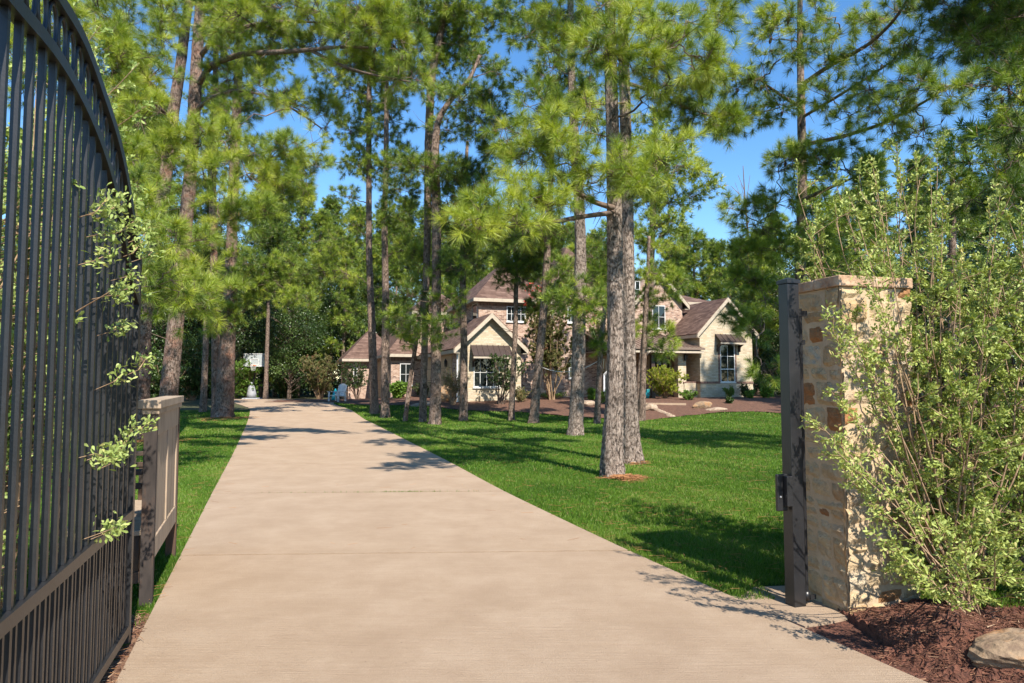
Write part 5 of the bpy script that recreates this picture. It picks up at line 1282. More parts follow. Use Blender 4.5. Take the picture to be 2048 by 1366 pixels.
def hip_roof(u0, u1, v0, v1, ze, zr, ov=.35, inset=None, label=None, th=.10):
    u0 -= ov; u1 += ov; v0 -= ov; v1 += ov; ze_ = ze - .1
    w_, d_ = u1 - u0, v1 - v0
    if w_ >= d_:
        k = inset if inset is not None else d_ / 2; r0 = (u0 + k, (v0 + v1) / 2, zr); r1 = (u1 - k, (v0 + v1) / 2, zr)
        fs = [[(u0, v0, ze_), (u1, v0, ze_), r1, r0], [(u1, v1, ze_), (u0, v1, ze_), r0, r1], [(u0, v1, ze_), (u0, v0, ze_), r0], [(u1, v0, ze_), (u1, v1, ze_), r1]]
    else:
        k = inset if inset is not None else w_ / 2; r0 = ((u0 + u1) / 2, v0 + k, zr); r1 = ((u0 + u1) / 2, v1 - k, zr)
        fs = [[(u0, v0, ze_), (u1, v0, ze_), r0], [(u1, v1, ze_), (u0, v1, ze_), r1], [(u0, v1, ze_), (u0, v0, ze_), r0, r1], [(u1, v0, ze_), (u1, v1, ze_), r1, r0]]
    mb = MB()
    for f in fs: mb.poly(f)
    part(mb, "roof", "shingle", label=label)
    mb = MB(); e = .03
    mb.box(u0 - e, u1 + e, v0 - e, v0 - .002, ze_ - .16, ze_ + .02); mb.box(u0 - e, u1 + e, v1 + .002, v1 + e, ze_ - .16, ze_ + .02)
    mb.box(u0 - e, u0 - .002, v0, v1, ze_ - .16, ze_ + .019); mb.box(u1 + .002, u1 + e, v0, v1, ze_ - .16, ze_ + .019)
    part(mb, "gutter", "fascia")
    part(MB().box(u0 + .01, u1 - .01, v0 + .01, v1 - .01, ze_ - .15, ze_ - .12), "soffit", "fascia")
def window(u0, u1, z0, z1, v, nx=2, nz=2, side=False, label=None, fr='white', sash=None, wd=.045):
    """window on a wall facing -v (or facing -u when side: then u0,u1 are v values and v is u)"""
    def bx(mb, a0, a1, d0, d1, b0, b1):
        if side: mb.box(v + d0, v + d1, a0, a1, b0, b1)
        else: mb.box(a0, a1, v + d0, v + d1, b0, b1)
    mb = MB(); e = wd
    bx(mb, u0, u0 + e, -.035, .02, z0, z1); bx(mb, u1 - e, u1, -.035, .02, z0, z1)
    bx(mb, u0 + e, u1 - e, -.034, .02, z0, z0 + e); bx(mb, u0 + e, u1 - e, -.034, .02, z1 - e, z1)
    for i in range(1, nx):
        x = u0 + (u1 - u0) * i / nx; bx(mb, x - .012, x + .012, -.026, -.012, z0 + e, z1 - e)
    for j in range(1, nz):
        z = z0 + (z1 - z0) * j / nz; hw = .028 if sash == j else .011
        bx(mb, u0 + e, u1 - e, -.028, -.0121, z - hw, z + hw)
    o = part(mb, "window", fr, label=label)
    mb = MB(); bx(mb, u0 + e * .8, u1 - e * .8, -.011, -.004, z0 + e * .8, z1 - e * .8)
    mb.build("pane", M['glass'], o)
    mb = MB(); bx(mb, u0 - .04, u1 + .04, -.07, -.002, z0 - .07, z0 - .003); mb.build("sill", M[fr], o)
    return o

zg = .25
# A: right stone wing
uA0, uA1 = 0.0, HU(1505, 0); zeA = HZ(660, 1400, 0); zaA = HZ(599, 1449, 0)
gable_wall(uA0, uA1, 0, 8, zg, zeA, zaA, 'stone_wall', "cream stone gable wing at the right end")
gable_roof(uA0, uA1, 0, 9.5, zeA, zaA, .28, .22, "brown shingle roof of the right gable wing")
zb_ = HZ(765, 1400, 0)
part(MB().box(-.02, uA1 + .02, -.035, -.002, zb_ - .06, zb_ + .06), "brick_band", 'brick_dark')
part(MB().box(-.035, -.003, -.03, .9, zb_ - .06, zb_ + .06), "brick_band", 'brick_dark')
w0, w1 = HU(1440, 0), HU(1469, 0); wz0, wz1 = HZ(764, 1455, 0), HZ(687, 1455, 0)
part(MB().box(w0 - .12, w0 - .002, -.02, -.001, wz0, wz1 + .0).box(w1 + .002, w1 + .12, -.02, -.001, wz0, wz1), "brick_jamb", 'brick_dark')
window(w0, w1, wz0, wz1, -.002, 2, 3, label="tall window in the right stone gable", sash=1)
az0, az1 = HZ(686, 1455, 0), HZ(670, 1455, 0)
def awning(u0, u1, z0, z1, v, dep=.55):
    mb = MB(); mb.slab([(u0, v - dep, z0), (u1, v - dep, z0), (u1, v - .003, z1), (u0, v - .003, z1)], (0, -.01, .035))
    n = int((u1 - u0) / .28)
    for i in range(n + 1):
        u = u0 + (u1 - u0) * i / n; mb.bar((u, v - dep - .008, z0 + .05), (u, v - .01, z1 + .05), .025, .03)
    o = part(mb, "awning", 'metal_dark')
    mb = MB(); mb.box(u0, u1, v - dep + .0, v - dep + .05, z0 - .09, z0 - .004); mb.build("awning_fascia", M['fascia'], o)
    for u in (u0 + .08, u1 - .16):
        mb = MB(); mb.slab([(u, v - dep * .8, z0 - .1), (u, v - .004, z0 - .1), (u, v - .004, z0 - .5), (u, v - .12, z0 - .5), (u, v - .14, z0 - .26)], (.09, 0, 0)); mb.build("bracket", M['brown_paint'], o)
awning(HU(1431, 0), HU(1481, 0), az0, az1, 0)
# low stone wall + column of the porch
uc0, uc1 = HU(1358, .3), HU(1374, .3); zp = HZ(700, 1385, 0)
part(MB().box(uc0 + .35, -.004, .35, 1.0, zg, zb_ - .02), "porch_wall", 'stone_wall')
part(MB().box(uc0 + .30, -.0041, .33, 1.02, zb_ - .018, zb_ + .05), "brick_band", 'brick_dark')
part(MB().box(uc0, uc1, .4, .85, zg, zp), "porch_column", 'stone_wall')
part(MB().box(uc1 + .12, uc1 + .30, 1.0, 1.2, zb_ + .051, zp), "porch_post", 'brown_paint', label="dark wooden post beside the right stone column")
part(MB().box(-.02, -.0045, 1.6, 2.4, zb_, zp - .2), "shutter", 'brown_paint')
# B: porch
up0 = HU(1168, 2.8); vb = 3.0
zpo, zpi = HZ(697, 1390, -.2), HZ(679, 1330, 2.9) + .3
mb = MB(); mb.slab([(up0, -.25, zpo), (.12, -.25, zpo), (-.9, vb, zpi), (up0, vb, zpi)], (0, 0, .05))
n = 22
for i in range(n):
    u = up0 + .2 + (0.0 - up0) * i / n
    mb.bar((u, -.25, zpo + .065), (u if u < -1.0 else u - .9 * (1 - 0), vb - .01, zpi + .065), .03, .03)
part(mb, "porch_roof", 'metal_roof', label="bronze standing-seam metal porch roof")
part(MB().box(up0, .14, -.31, -.255, zpo - .08, zpo + .03), "gutter", 'metal_roof'); part(MB().box(up0, .1, -.24, -.08, zpo - .26, zpo - .131), "porch_beam", 'fascia')
part(MB().box(up0, -.01, -.07, vb - .002, zpo - .2, zpo - .17), "porch_ceiling", 'fascia')
part(MB().box(up0 - .3, -.01, -.2, vb - .003, zg, HZ(797, 1300, 0)), "porch_floor", 'concrete')
uCs, uCe = HU(1075, vb), HU(1366, vb)
zc = HZ(600, 1300, vb)
um = HU(1321, vb - .1); za_ = HZ(546, 1321, vb); sl = (za_ - HZ(612, 1375, vb)) / (HU(1375, vb) - um)
wall_box("wall", uCs, um - 2.2, vb, 10, zg, zc + .3, 'brick', "two-storey brick wall in the middle of the house")
gable_wall(um - 2.2, um + (uCe - um), vb - .01, 12, zg, za_ - sl * (uCe - um) * .95, za_ - .25, 'brick', "upper brick gable above the porch")
hw_ = uCe - um
gable_roof(um - hw_, um + hw_, vb, 12, za_ - sl * hw_ - .1, za_ - .1, .3, .3, "brown shingle roof of the upper gable")
window(HU(1305, vb), HU(1331, vb), HZ(657, 1318, vb), HZ(611, 1318, vb), vb - .012, 2, 2, label="white window in the upper brick gable")
window(HU(1271, vb), HU(1281, vb), HZ(596, 1276, vb), HZ(562, 1276, vb), vb - .012, 1, 2, label="small high window near the big trunk pair")
window(HU(1135, vb), HU(1148, vb), HZ(645, 1142, vb), HZ(613, 1142, vb), vb - .012, 2, 2)
window(HU(1137, vb), HU(1149, vb), HZ(756, 1143, vb), HZ(715, 1143, vb), vb - .012, 2, 2)
part(MB().box(HU(1130, vb), HU(1136.5, vb), vb - .05, vb - .013, HZ(757, 1133, vb), HZ(714, 1133, vb)), "shutter", 'brown_paint')
window(HU(1198, vb), HU(1212, vb), HZ(775, 1205, vb), HZ(717, 1205, vb), vb - .012, 2, 3)
# entry doors
dz0, dz1 = HZ(778, 1320, vb), HZ(716, 1320, vb)
for a, b in ((1299, 1318), (1319, 1338)):
    d = part(MB().box(HU(a, vb), HU(b, vb), vb - .06, vb - .011, dz0, dz1), "door", 'brown_paint')
    mb = MB(); mb.box(HU(a + 6, vb), HU(b - 6, vb), vb - .065, vb - .061, dz0 + .3, dz1 - .25); mb.build("pane", M['glass'], d)
    mb = MB(); mb.box(HU((b if a == 1299 else a) - 1.2, vb), HU((b if a == 1299 else a) + .2, vb), vb - .1, vb - .066, dz0 + .8, dz0 + 1.1); mb.build("handle", M['screw'], d)
part(MB().box(HU(1296, vb), HU(1298.8, vb), vb - .08, vb - .011, dz0, dz1 + .1).box(HU(1338.2, vb), HU(1341, vb), vb - .08, vb - .011, dz0, dz1 + .1).box(HU(1298.9, vb), HU(1338.1, vb), vb - .08, vb - .011, dz1 + .002, dz1 + .1), "door_frame", 'fascia')
for a in (1303, 1326): part(MB().box(HU(a, .3), HU(a + 7, .3), .3, .52, zg, zpo - .35), "porch_post", 'brown_paint')
# downspouts
mb = MB(); u = HU(1213, 0); zt0 = zpo - .1
mb.bar((u, -.2, zt0), (u, -.2, HZ(742, 1211, 0)), .09, .07); mb.bar((u, -.2, HZ(742, 1211, 0)), (u - .18, -.05, HZ(750, 1210, 0)), .09, .07); mb.bar((u - .18, -.05, HZ(750, 1210, 0)), (u - .18, -.05, HZ(793, 1210, 0)), .09, .07)
part(mb, "downspout", 'white')
# M: main roof behind
um0, um1 = HU(1070, 7), HU(1425, 7)
part(MB().box(um0, um1, 7, 17, zg, HZ(606, 1400, 7)), "wall", 'brick')
hip_roof(um0, um1, 7, 17, HZ(604, 1400, 7), HZ(574, 1400, 11), .4, inset=3.2, label="brown shingle main roof behind the right gables")
# D: tall pyramid roof
uD0, uD1 = HU(1092, 4), HU(1212, 4); part(MB().box(uD0, uD1, 4, 9.5, zc - 1, HZ(592, 1150, 4)), "wall", 'brick')
hip_roof(uD0, uD1, 4, 4 + (uD1 - uD0), HZ(590, 1150, 4), HZ(498, 1138, 6.2), .3, inset=(uD1 - uD0) * .42, label="tall peaked roof in the middle of the house")
# E: left two-storey block
vE = 2.6; uE0, uE1 = HU(957, vE), HU(1102, vE); zE = HZ(596, 1000, vE)
part(MB().box(uE0, uE1, vE, 9.0, zg, zE), "wall", 'brick', label="brick wall of the left two-storey block")
part(MB().box(uE0 - .02, uE1, vE - .02, vE - .002, zE - .45, zE - .2), "brick_band", 'brick_dark')
hip_roof(uE0, uE1, vE, 9, zE, HZ(531, 1003, 5.5), .35, inset=3.0, label="brown hip roof of the left two-storey block")
window(HU(1013, vE), HU(1051, vE), HZ(643, 1030, vE), HZ(613, 1030, vE), vE - .002, 4, 2, label="paired white window above the cream gable")
vw0, vw1 = HV(957 - 2, uE0), HV(945, uE0)
window(min(vw0, vw1), max(vw0, vw1), HZ(640, 951, (vw0 + vw1) / 2), HZ(607, 951, (vw0 + vw1) / 2), uE0 - .002, 1, 1, side=True)
# F: cream front gable + side wall
uF0, uF1 = HU(917, 0), HU(1042, 0); zeF = HZ(690, 917, 0); zaF = HZ(631, 981, 0)
gable_wall(uF0, uF1, 0, 9.9, zg, zeF, zaF, 'stone_wall', "cream stone front gable at the left")
gable_roof(uF0, uF1, 0, 10.5, zeF, zaF, .28, .3, "brown shingle roof of the cream gable")
part(MB().box(uF0 - .012, uF0 - .002, .35, 9.8, zg, zeF - .01), "wall", 'brick')
window(HU(947, 0), HU(999, 0), HZ(774, 972, 0), HZ(716, 972, 0), -.002, 4, 2, label="wide white window under the front awning")
awning(HU(941, 0), HU(1018, 0), HZ(714, 980, 0), HZ(692, 980, 0), 0, .6)
part(MB().box(uF0 - .09, uF0 - .015, -.02, .06, zg + .1, zeF), "downspout", 'white')
def hz_u(py, px, u): return HZ(py, px, HV(px, u))
# garage doors on the side wall
for a, b in ((905, 884), (872, 852)):
    v0, v1 = HV(a, uF0), HV(b, uF0)
    d = part(MB().box(uF0 - .05, uF0 - .014, v0, v1, zg + .15, 2.95), "garage_door", 'door_tan')
    mb = MB()
    for z in (.95, 1.6, 2.25): mb.box(uF0 - .056, uF0 - .051, v0 + .02, v1 - .02, z, z + .02)
    mb.build("groove", M['brown_paint'], d)
# wall lantern
def lantern(u, v, z, s=1, label=None):
    o = part(MB().box(u - .02 * s, u + .0 * s, v - .04, v + .04, z - .1, z + .16), "wall_lantern", 'metal', label=label)
    mb = MB(); c = np.array([u - .14 * s, v, z]); mb.tube([c + [0, 0, -.17], c + [0, 0, .12], c + [0, 0, .26]], [.065, .085, .01], 6, smooth=False); mb.bar((u - .01, v, z + .27), (u - .15, v, z + .27), .02, .02); mb.build("lamp_shade", M['metal'], o)
vl = HV(897, uF0); lantern(uF0 - .016, vl, hz_u(727, 897, uF0))
# H: garage wing
uH0 = HU(782, 9.9); vH1 = HV(754, uH0); zeH = HZ(706, 810, 9.9)
part(MB().box(uH0, uF0 + 1.5, 9.9, vH1 + 3, zg - .3, zeH), "wall", 'brick', label="pale pink brick garage wall with a white window")
part(MB().box(uH0 - .01, uF0 + 1.4, 9.88, 9.898, zeH - .5, zeH - .28), "brick_band", 'brick_dark')
hip_roof(uH0, uF0 + 1.5, 9.9, vH1 + 3, zeH, HZ(640, 830, 13), .4, label="low brown hip roof of the garage")
window(HU(800, 9.88), HU(824, 9.88), HZ(770, 812, 9.9), HZ(727, 812, 9.9), 9.878, 2, 2, label="white window in the pale brick garage wall")
d = part(MB().box(uH0 - .05, uH0 - .002, 10.8, vH1 - .8, zg, 2.9), "garage_door", 'door_tan')
mb = MB(); [mb.box(uH0 - .056, uH0 - .051, 10.82, vH1 - .82, z, z + .02) for z in (.95, 1.6, 2.25)]; mb.build("groove", M['brown_paint'], d)
# J: far garage end
vJ = vH1; uJ0 = HU(697, vJ); zeJ = HZ(716, 730, vJ)
part(MB().box(uJ0, uH0 + 1, vJ, vJ + 6.5, zg - .4, zeJ), "wall", 'brick', label="shaded brick end of the garage")
hip_roof(uJ0, uH0 + 1.5, vJ, vJ + 6.5, zeJ, HZ(660, 745, vJ + 3), .45, label="brown hip roof at the far garage end")
window(HU(707, vJ), HU(715, vJ), HZ(765, 711, vJ), HZ(735, 711, vJ), vJ - .003, 1, 2)
# K: rear upper block seen over the garage
vK = 9.0; uK0 = HU(832, vK); zK = HZ(622, 880, vK)
part(MB().box(uK0, uE0 + 1, vK, 16, zeH - .2, zK), "wall", 'brick')
hip_roof(uK0, uE0 + 1, vK, 16, zK, HZ(584, 850, vK + 3.4), .3, inset=2.6, label="brown roof of the rear upper block")
for a, b in ((899, 905), (908, 914)): window(HU(a, vK), HU(b, vK), HZ(656, 905, vK), HZ(633, 905, vK), vK - .003, 1, 2)
lantern(uc1 + .02, .3, HZ(715, 1392, 0), 1)
part(MB().tube([(HU(1318, .6), .6, zpo - .9), (HU(1318, .6), .6, zpo - .5), (HU(1318, .6), .6, zpo - .35)], [.12, .15, .02], 6, smooth=False).bar((HU(1318, .6), .6, zpo - .36), (HU(1318, .6), .6, zpo - .18), .02, .02), "porch_lantern", 'grey_cover')

# ------------------------------------------------------------------ planting round the house
def hx(px, py): return gnd(px, py)
def house_pt(px, v, dz=0):
    p = HP0 + hu * HU(px, v) + hv * v; return np.array([p[0], p[1], float(gz(p[0], p[1])) + .03 + dz])
def bush(px, v, H, R, n, mat, label, seed, name="shrub", cat="shrub", group="shrubs along the house front", leaf=.05, **kw):
    return shrub(name, house_pt(px, v), label, H, R, kw.pop('nst', 14), n, leaf, leaf * .5, mat, seed=seed, cat=cat, group=group, stem_r=kw.pop('stem_r', .015), **kw)
bush(1330, -1.2, 1.75, 1.3, 30000, 'leaf_yellow', "round yellow-green bush in front of the porch doors", 40, leaf=.055, bare=.12, upright=.5, nst=30, sublen=.3)
bush(1376, -2.6, .5, .5, 3500, 'leaf_bright', "low bright fern-like plant left of the stone wing's low wall", 41, leaf=.07, bare=.1)
bush(1459, -1.0, .62, .45, 4500, 'leaf_bright', "small rounded light green bush under the right gable's window", 42, leaf=.05, bare=.1)
bush(1489, -.8, .75, .5, 4500, 'leaf_dark', "small dark bush at the right gable's corner", 43, leaf=.05, bare=.1)
bush(1497, -2.2, .4, .4, 1500, 'leaf_bright', "spiky light plant in front of the small dark bush", 44, leaf=.09, bare=.1)
bush(1456, -4.6, .3, .22, 500, 'leaf_dark', "tiny dark plant alone in the red mulch", 45, leaf=.08, bare=.1)
bush(1184, -1.2, .6, .4, 1800, 'leaf_bright', "bright strappy clump left of the thin stem beside the big trunks", 46, leaf=.1, bare=.05)
bush(1203, -2.6, .6, .4, 2000, 'leaf_bright', "soft green clump by the downspout, left of the big trunks", 47, leaf=.07, bare=.05)
bush(1533, -2, .9, .22, 900, 'leaf_bright', "upright grassy plant beyond the right gable's corner", 48, leaf=.16, bare=.05)
bush(1000, -1.6, 2.7, 1.6, 13000, 'leaf_dark', "open dark-stemmed bush in front of the wide white window", 50, leaf=.055, bare=.3, stem_r=.03, stemmat='limb', nst=10)
bush(905, -1.2, 2.0, .75, 6000, 'leaf_myrtle', "bare-stemmed pinkish bush beside the garage lantern", 51, leaf=.04, bare=.35, stem_r=.025)
bush(715, 14.5, 3.0, 1.2, 9000, 'leaf_dark', "dark leaning bush before the shaded garage end", 52, leaf=.07, bare=.3, stem_r=.03, stemmat='limb', nst=9)
bush(797, 8.6, .9, .7, 3000, 'leaf_bright', "pale feathery grass clump under the garage window", 53, leaf=.22, bare=.02, upright=1.2)
bush(845, 7.8, .9, .8, 4500, 'leaf_dark', "low dark shrub between two dark trunks before the garage", 54, leaf=.06, bare=.1)
bush(872, 5.4, 1.0, .7, 4000, 'leaf_dark', "dark rounded shrub behind the thick dark pine", 55, leaf=.06, bare=.1)
bush(1040, -.9, .7, .9, 3500, 'leaf_myrtle', "low brownish plants at the cream gable's right foot", 56, leaf=.06, bare=.05)
bush(1100, .8, .35, 1.6, 4500, 'leaf_bright', "strip of low edging plants below the middle brick wall", 57, leaf=.05, bare=.02, nst=30)
def flowers(c, r, n, base):
    def f(lf, st, rs, root, b):
        for (px, py) in c:
            p = at(px, py, b[1]) - b; P = p + rs.standard_normal((n, 3)) * r
            leaves(lf, P, unit(rs.standard_normal((n, 3))), .09, .08, rs.random(n), m=1, six=False)
    return f
p = house_pt(1105, -.4)
shrub("crape_myrtle", p, "tall crape myrtle with red blossoms left of the tall lawn pine", 5.8, 1.9, 13, 60000, .07, .04, 'leaf_myrtle', seed=60, stem_r=.03, bare=.3, upright=1.0, cat="tree", group="crape myrtles by the house", extra=flowers([(1060, 582), (1078, 578), (1068, 592), (1052, 608), (1073, 612), (1085, 590), (1060, 572)], .09, 26, p), sublen=.2, twigs=24)
p = house_pt(1205, 1.6)
shrub("crape_myrtle", p, "crape myrtle with sparse red blossoms just left of the big trunk pair", 5.0, 1.1, 9, 12000, .05, .03, 'leaf_myrtle', seed=61, stem_r=.035, bare=.6, upright=1.0, cat="tree", group="crape myrtles by the house", extra=flowers([(1176, 622), (1192, 630), (1198, 658), (1186, 648)], .09, 16, p), sublen=.17)
bz = np.array([at(640, 800, 50)[0], 50, float(gz(-14, 50))])
shrub("crape_myrtle", bz, "round bronze-tipped crape myrtle at the driveway's far right end", 3.5, 1.7, 26, 30000, .09, .045, 'leaf_myrtle', seed=62, stem_r=.03, bare=.2, upright=.5, cat="shrub", tmean=.5, sublen=.2)
for i, (px, Y, H_, R_, lab) in enumerate([(448, 48, 3.6, 2.0, "pale green bush left of the basketball hoop"), (500, 53, 3.3, 1.6, "light green bush right behind the basketball hoop"), (385, 42, 3.6, 1.8, "dark leafy bush behind the slim dark pine"), (330, 38, 3.2, 1.6, "leafy bush behind the wooden bench's far end"),
        (575, 58, 2.4, 1.6, "dark bush right of the slim trunk behind the hoop"), (255, 34, 3.4, 1.6, "leafy bush behind the gate's right edge"), (1535, 44, 3.0, 1.4, "dark bush beyond the house's right corner"), (1575, 40, 3.0, 1.5, "dark bush seen left of the gate post"), (150, 28, 3.4, 1.8, "leafy bush far behind the gate pickets"), (415, 50, 3.0, 1.6, "deep green bush between the left pines")]):
    x = (px - 1024) / F * Y
    shrub("bush", (x, Y, float(gz(x, Y)) - .1), lab, H_, R_, 14, 12000, .12, .07, 'leaf_bright' if i in (0, 1) else 'leaf_dark', seed=70 + i, stem_r=.02, bare=.05, cat="bush", group="bushes along the edge of the woods", tmean=.4 if i in (0, 1) else .55)

# rocks and stone edging in the bed
p = gnd(1405, 818); rock("boulder", p + [0, 0, .16], (.48, .28, .2), "brown block of rock lying in the red mulch below the right stone wing", M['rock'], "boulder", seed=21, rz=.2)
p = gnd(1430, 822); rock("flat_rock", p + [0, 0, .05], (.55, .3, .12), "flat tan rock at the right side of the brown block of rock", M['rock_pale'], seed=22, rz=-.3)
p = gnd(1300, 822); rock("boulder", p + [0, 0, .1], (.35, .3, .26), "tan rock touching the thin stem right of the big trunks", M['rock_pale'], "boulder", seed=23)
p = gnd(1172, 812); rock("boulder", p + [0, 0, .1], (.45, .3, .18), "pale rock left of the thin stem, behind the tall lawn pine", M['rock_pale'], "boulder", seed=24)
p = house_pt(893, .6); rock("boulder", p + [0, 0, .35], (.5, .45, .5), "dark rounded boulder beside the bare-stemmed pinkish bush", M['rock'], "boulder", seed=25)
p = gnd(850, 812); rock("flat_rock", p + [0, 0, .06], (.7, .4, .14), "flat tan rock between the dark trunks before the garage", M['rock_pale'], seed=26)
mb = MB()
A = [gnd(1303, 816), gnd(1320, 824), gnd(1336, 831), gnd(1347, 836)]
edge = empty("stone_edging", A[0], "slanting line of small pale stones crossing the red mulch", "stone edging")
pts = np.array(A); d = np.r_[0, np.cumsum(np.linalg.norm(np.diff(pts, axis=0), axis=1))]
t = 0; k = 0
while t < d[-1]:
    p = np.array([np.interp(t, d, pts[:, i]) for i in range(3)]) - A[0]; mbs = MB(); a = rng.uniform(0, 6)
    r = rng.uniform(.1, .17); mbs.tube([p + [0, 0, -.05], p + [0, 0, .03], p + [rng.uniform(-.02, .02), 0, .10]], [r, r, r * .6], 7, rough=.12, smooth=False); mbs.build("stone", M['rock_pale'], edge); t += r * 2; k += 1
c0, c1 = gnd(1290, 811), gnd(1372, 812)
mb = MB(); mb.bar(c0 + [0, 0, .06], c1 + [0, 0, .06], .14, .10, side=(0, 0, 1)); tag(mb.build("path_edge", M['concrete']), kind='structure')
# low path light, pots
def pot(px, v, s, mat, label, name="garden_pot", cat="pot"):
    p = house_pt(px, v); mb = MB(); mb.tube([(0, 0, 0), (0, 0, .25 * s), (0, 0, .5 * s), (0, 0, .55 * s)], [.12 * s, .2 * s, .17 * s, .2 * s], 16); return tag(mb.build(name, M[mat], None, p), label, cat)
pot(1293, -.6, .9, 'teal', "glossy teal pot on the porch edge beside the yellow-green bush")
p = gnd(643, 806); mb = MB(); mb.tube([(0, 0, 0), (0, 0, .35), (0, 0, .75)], [.26, .2, .02], 12)
tag(mb.build("folded_umbrella", M['teal'], None, (p[0], p[1] + 3, float(gz(p[0], p[1] + 3)))), "small teal folded umbrella standing by the round bronze crape myrtle", "umbrella")
# rope between pines
a = at(1076, 731, 26.0); b = at(1196, 722, 25.6)
t = np.linspace(0, 1, 24)[:, None]; P = a + (b - a) * t; P[:, 2] -= (4 * t * (1 - t) * .32)[:, 0]
mb = MB(); mb.tube(P, .012, 6); tag(mb.build("rope", M['rope']), "thin white rope sagging between the leaning pine and the thin stem", "rope")

# white garden chair
p = gnd(674, 804); ch = empty("garden_chair", (p[0], p[1], p[2]), "white wooden slatted armchair standing beside the garage's left end", "chair", rz=-.5)
def cpart(name, boxes):
    mb = MB(); [mb.box(*b_) for b_ in boxes]; return mb.build(name, M['white'], ch)
cpart("seat", [(-.32, .32, -.3 + i * .12, -.2 + i * .12, .36 + .0 - i * .01, .385 - i * .01) for i in range(5)])
mb = MB()
for i in range(6):
    x = -.27 + i * .108; h = .98 + .09 * math.cos((i - 2.5) * .6)
    mb.slab([(x - .047, .28, .3), (x + .047, .28, .3), (x + .047, .48, h), (x - .047, .48, h)], (0, .02, 0))
mb.build("backrest", M['white'], ch)
for s in (-1, 1):
    cpart("arm_rest", [(s * .38 - .07, s * .38 + .07, -.36, .4, .58, .605)])
    cpart("leg", [(s * .36 - .03, s * .36 + .03, -.32, -.24, 0, .579)]); cpart("leg", [(s * .36 - .03, s * .36 + .03, .26, .34, 0, .579)])

# basketball hoop
Yb = 52.0; x0 = (502 - 1024) / F * Yb; zb0_ = float(gz(x0, Yb))
S_ = 1.06
hoop = empty("basketball_hoop", (x0, Yb, zb0_), "portable basketball hoop with a clear backboard at the driveway's far end", "basketball hoop")
zt2, zbm = at(510, 707, Yb)[2] - zb0_, at(510, 733, Yb)[2] - zb0_
wbk = 44 / F * Yb / 2; cx = (510 - 502) / F * Yb
mb = MB(); e = .05
mb.box(cx - wbk, cx + wbk, -.06, -.01, zt2 - e, zt2); mb.box(cx - wbk, cx + wbk, -.06, -.01, zbm, zbm + e * 1.6); mb.box(cx - wbk, cx - wbk + e, -.06, -.01, zbm + e * 1.6, zt2 - e); mb.box(cx + wbk - e, cx + wbk, -.06, -.01, zbm + e * 1.6, zt2 - e)
bb = mb.build("backboard_frame", M['white'], hoop)
mb = MB(); iw = .33; iz = zbm + .12; mb.box(cx - iw, cx + iw, -.065, -.05, iz, iz + .05); mb.box(cx - iw, cx + iw, -.065, -.05, iz + .42, iz + .47); mb.box(cx - iw, cx - iw + .05, -.065, -.05, iz + .051, iz + .419); mb.box(cx + iw - .05, cx + iw, -.065, -.05, iz + .051, iz + .419); mb.build("target_square", M['white'], bb)
mb = MB(); mb.box(cx - wbk + e, cx + wbk - e, -.04, -.03, zbm + e * 1.6, zt2 - e); mb.build("backboard", M['acrylic'], hoop)
th = np.linspace(0, 2 * PI, 25); rim = np.stack([cx + .23 * np.cos(th), -.32 + .23 * np.sin(th), zbm + .10 + 0 * th], 1)
mb = MB(); mb.tube(rim, .012, 6, cap=False); mb.box(cx - .1, cx + .1, -.1, -.061, zbm + .03, zbm + .13); rimo = mb.build("rim", M['orange'], hoop)
mb = MB(); A = []; B = []
for i in range(12):
    a = i * PI / 6; b = a + .5
    A.append((cx + .22 * math.cos(a), -.32 + .22 * math.sin(a), zbm + .09)); B.append((cx + .13 * math.cos(b), -.32 + .13 * math.sin(b), zbm - .32))
    A.append(A[-1]); B.append((cx + .13 * math.cos(a - .5), -.32 + .13 * math.sin(a - .5), zbm - .32))
mb.sticks(A, B, .006, .006); mb.build("net", M['rope'], rimo)
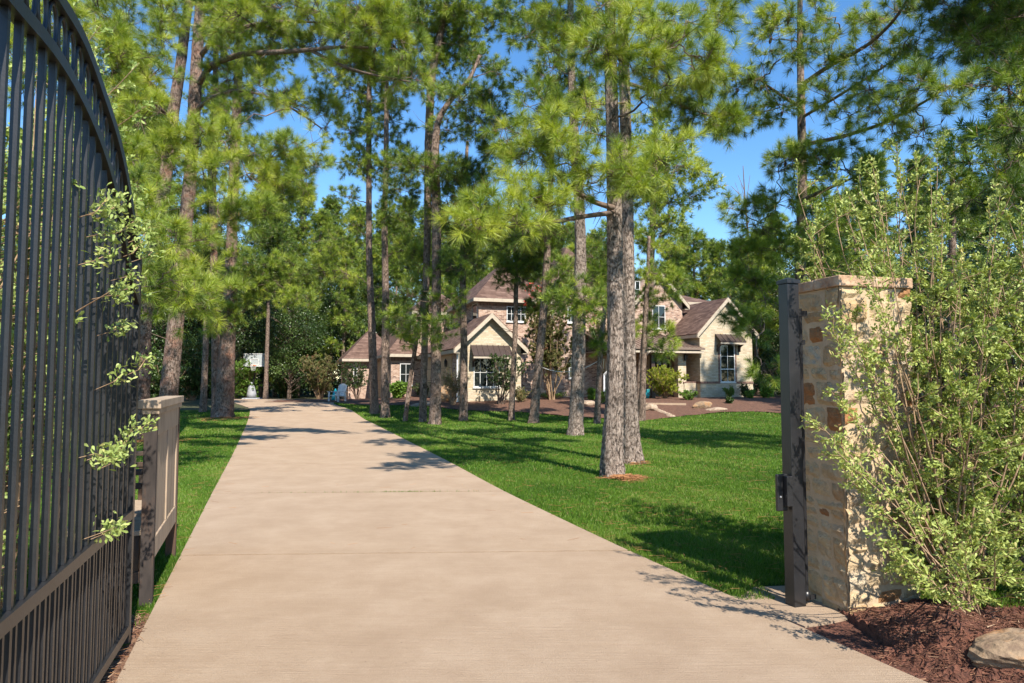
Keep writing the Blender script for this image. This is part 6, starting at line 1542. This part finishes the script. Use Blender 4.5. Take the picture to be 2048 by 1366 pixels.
mb = MB(); mb.bar((0 - .1, .3, .2), (cx - .1, .35, zbm - .5), .09, .09); mb.bar((cx - .1, .35, zbm - .52), (cx, 0.0, zbm + .5), .06, .06); mb.bar((cx - .1, .35, zbm - .9), (cx, 0.0, zbm + .1), .05, .05); mb.build("pole", M['metal'], hoop)
mb = MB(); mb.tube([(-.05, .4, .18), (-.05, .4, .5), (-.08, .4, .95), (-.1, .38, 1.35)], [.36, .34, .25, .09], 14, rough=.04); mb.build("weight_cover", M['grey_cover'], hoop)
mb = MB(); mb.box(-.6, .6, -.2, 1.0, .02, .16); o = mb.build("base", M['grey_cover'], hoop); bv = o.modifiers.new("bevel", 'BEVEL'); bv.width = .07; bv.segments = 3

# dead snag against the sky
b = np.array([at(1490, 700, 56)[0], 56, .6])
root = empty("dead_tree", b, "bare dead twigs reaching into the sky gap left of the long-limbed pine", "tree")
mb = MB(); P = np.array([b + 0, at(1497, 600, b[1]), at(1496, 470, b[1]), at(1490, 400, b[1]), at(1486, 330, b[1])]) - b
Q_, r_ = dense_path(P, np.array([.16, .13, .09, .06, .025]), .3); mb.tube(Q_, r_, 6)
for (x1, y1, x2, y2) in [(1494, 430, 1470, 365), (1492, 410, 1500, 350), (1488, 380, 1476, 350), (1495, 450, 1512, 400), (1478, 388, 1462, 372), (1493, 420, 1482, 368)]:
    mb.sticks((at(x1, y1, b[1]) - b)[None], (at(x2, y2, b[1]) - b)[None], .04, .014)
mb.build("trunk", M['limb'], root)
tr = [o for o in scene.objects if o.get('label', '').startswith('tall pine behind the black gate post')][0]
cv = [c for c in tr.children if c.name.startswith('trunk')][0].data
co = np.empty(len(cv.vertices) * 3, np.float32); cv.vertices.foreach_get('co', co); co = co.reshape(-1, 3)
hi = co[(co[:, 2] > 6) & (np.abs(co[:, 0]) > .7)]
for i in rng.choice(len(hi), 40, replace=False):
    c = hi[i].astype(float); mb = MB(); mb.tube([c, c - [0, 0, .03], c - [.01, 0, .08], c - [.02, 0, .12]], [.01, .033, .03, .006], 8, rough=.12); mb.build("pine_cone", M['limb'], tr)
print("TRIS", sum(len(o.data.polygons) for o in scene.objects if o.type == 'MESH'), "OBJ", len(scene.objects))
